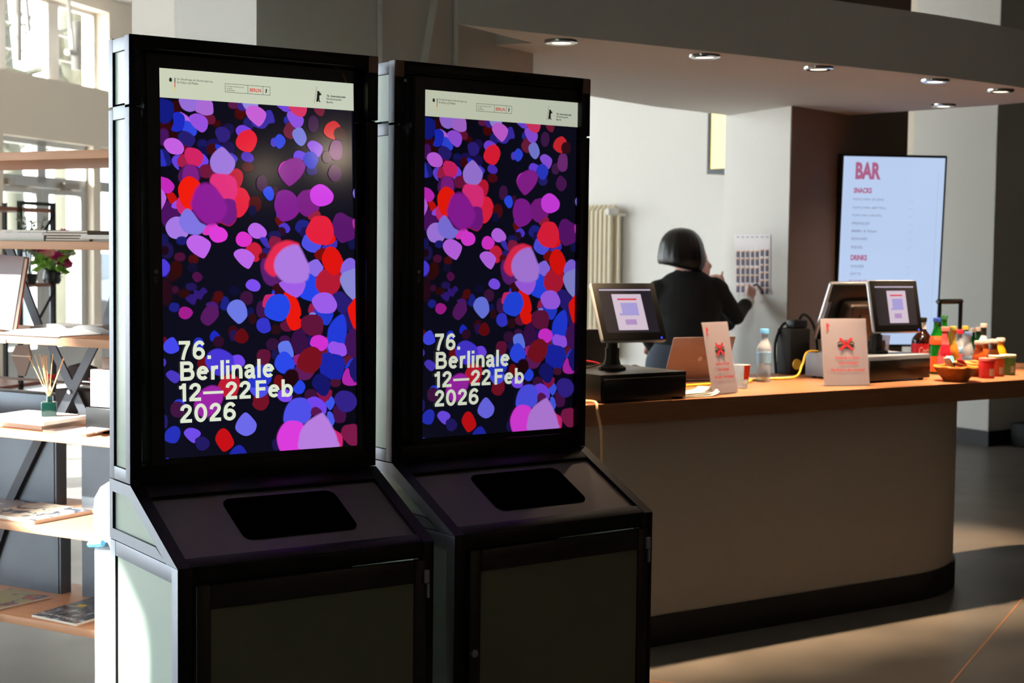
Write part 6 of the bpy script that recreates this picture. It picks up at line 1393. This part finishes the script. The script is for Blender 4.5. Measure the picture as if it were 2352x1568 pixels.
# ------------------------------------------------------------------ outside the windows
M['pavement'] = mat('pale_pavement', (206, 204, 200), .9, var=.08, scale=3); M['bark'] = mat('plane_tree_bark', (64, 64, 54), .9, var=.3, scale=5, stretch=(1, 1, .4), bump=.4); M['car_blue'] = mat('grey_blue_car_paint', (30, 44, 64), .25, var=.03, coat=.5); M['car_silver'] = mat('silver_car_paint', (66, 78, 92), .25, .3, coat=.5); M['car_glass'] = mat('dark_car_glass', (40, 52, 64), .08)
b = MB(); b.box((-4, -24.4, -.08), (70, 48, .1), M=MF); struct(b.build('ground_outside', M['pavement']))
def fo(u, o): return MF @ V((u, -o, 0))
def tree(label, u, o_, r, h, seed, lean=0.0):
    p = fo(u, o_); t = thing('street_tree', label, 'tree', (p.x, p.y, -.03)); rnd = random.Random(seed); b = MB()
    b.tube([(0, 0, 0), (0, 0, .3), (lean*.4, 0, h*.4), (lean, .05, h*.75), (lean*1.2, .1, h)], [r*1.35, r, r*.9, r*.7, r*.4], 14); b.build('trunk', M['bark'], t, smooth=True)
    b = MB()
    for k in range(16):
        z = h*rnd.uniform(.35, .95); a = rnd.uniform(0, 6.28); ln = rnd.uniform(1.2, 3.2); x0 = lean*z/h; q = [V((x0, 0, z))]
        for s in range(1, 6): q.append(V((x0+math.cos(a)*ln*s/5+rnd.uniform(-.12, .12), math.sin(a)*ln*s/5+rnd.uniform(-.12, .12), z+s*.16*rnd.uniform(.2, 1.6)-(.1*s if k % 3 == 0 else 0))))
        b.tube(q, [r*.3, r*.24, r*.18, r*.12, r*.07, r*.03], 6)
        for w_ in range(3):
            c = q[2+w_]; e = c+V((rnd.uniform(-.7, .7), rnd.uniform(-.7, .7), rnd.uniform(-.3, .7))); b.tube([c, (c+e)/2+V((0, 0, .08)), e], [r*.1, r*.06, r*.02], 5)
    b.build('branches', M['bark'], t, smooth=True); return t
_d1 = EYE + ray(158, 600)*23.0; _u1 = MF.inverted() @ _d1
tree('pale barked tree seen through the right door leaf', _u1.x, -_u1.y, .27, 8, 2, .15)
_d2 = EYE + ray(45, 480)*30.0; _u2 = MF.inverted() @ _d2
tree('distant bare tree seen through the left door leaf', _u2.x, -_u2.y, .2, 8, 5, -.3)
def car(label, c, rz, m):
    r = thing('parked_car', label, 'car', c, rz, 'parked cars outside'); b = MB()
    prof = [(-2.1, .3), (-2.15, .75), (-1.9, .95), (-1.2, 1.0), (1.1, 1.0), (1.9, .9), (2.15, .7), (2.15, .3)]
    b.prism(prof, -.85, .85, M=Matrix(((1, 0, 0, 0), (0, 0, 1, 0), (0, 1, 0, 0), (0, 0, 0, 1)))); b.build('car_body', m, r, smooth=30)
    b = MB(); pr = [(-1.7, .98), (-1.1, 1.45), (.5, 1.48), (1.2, 1.0)]; b.prism(pr[::-1], -.72, .72, M=Matrix(((1, 0, 0, 0), (0, 0, 1, 0), (0, 1, 0, 0), (0, 0, 0, 1)))); b.build('cabin', M['car_glass'], r, smooth=30)
    for x in (-1.35, 1.35):
        for y in (-.78, .78): b = MB(); b.lathe([(.2, -.1), (.32, -.1), (.32, .1), (.2, .1)], n=20, M=T(x, y, .32) @ rot('X', math.pi/2)); b.build('wheel', M['black_matt'], r, smooth=40)
    return r
_c1 = EYE + ray(185, 680)*27.0; _c2 = EYE + ray(80, 690)*25.0
car('grey blue parked car seen through the right door leaf', (_c1.x+.6, _c1.y+.8, -.03), fh, M['car_blue'])
car('silver parked car seen through the left door leaf', (_c2.x-1.2, _c2.y-.8, -.03), fh, M['car_silver'])
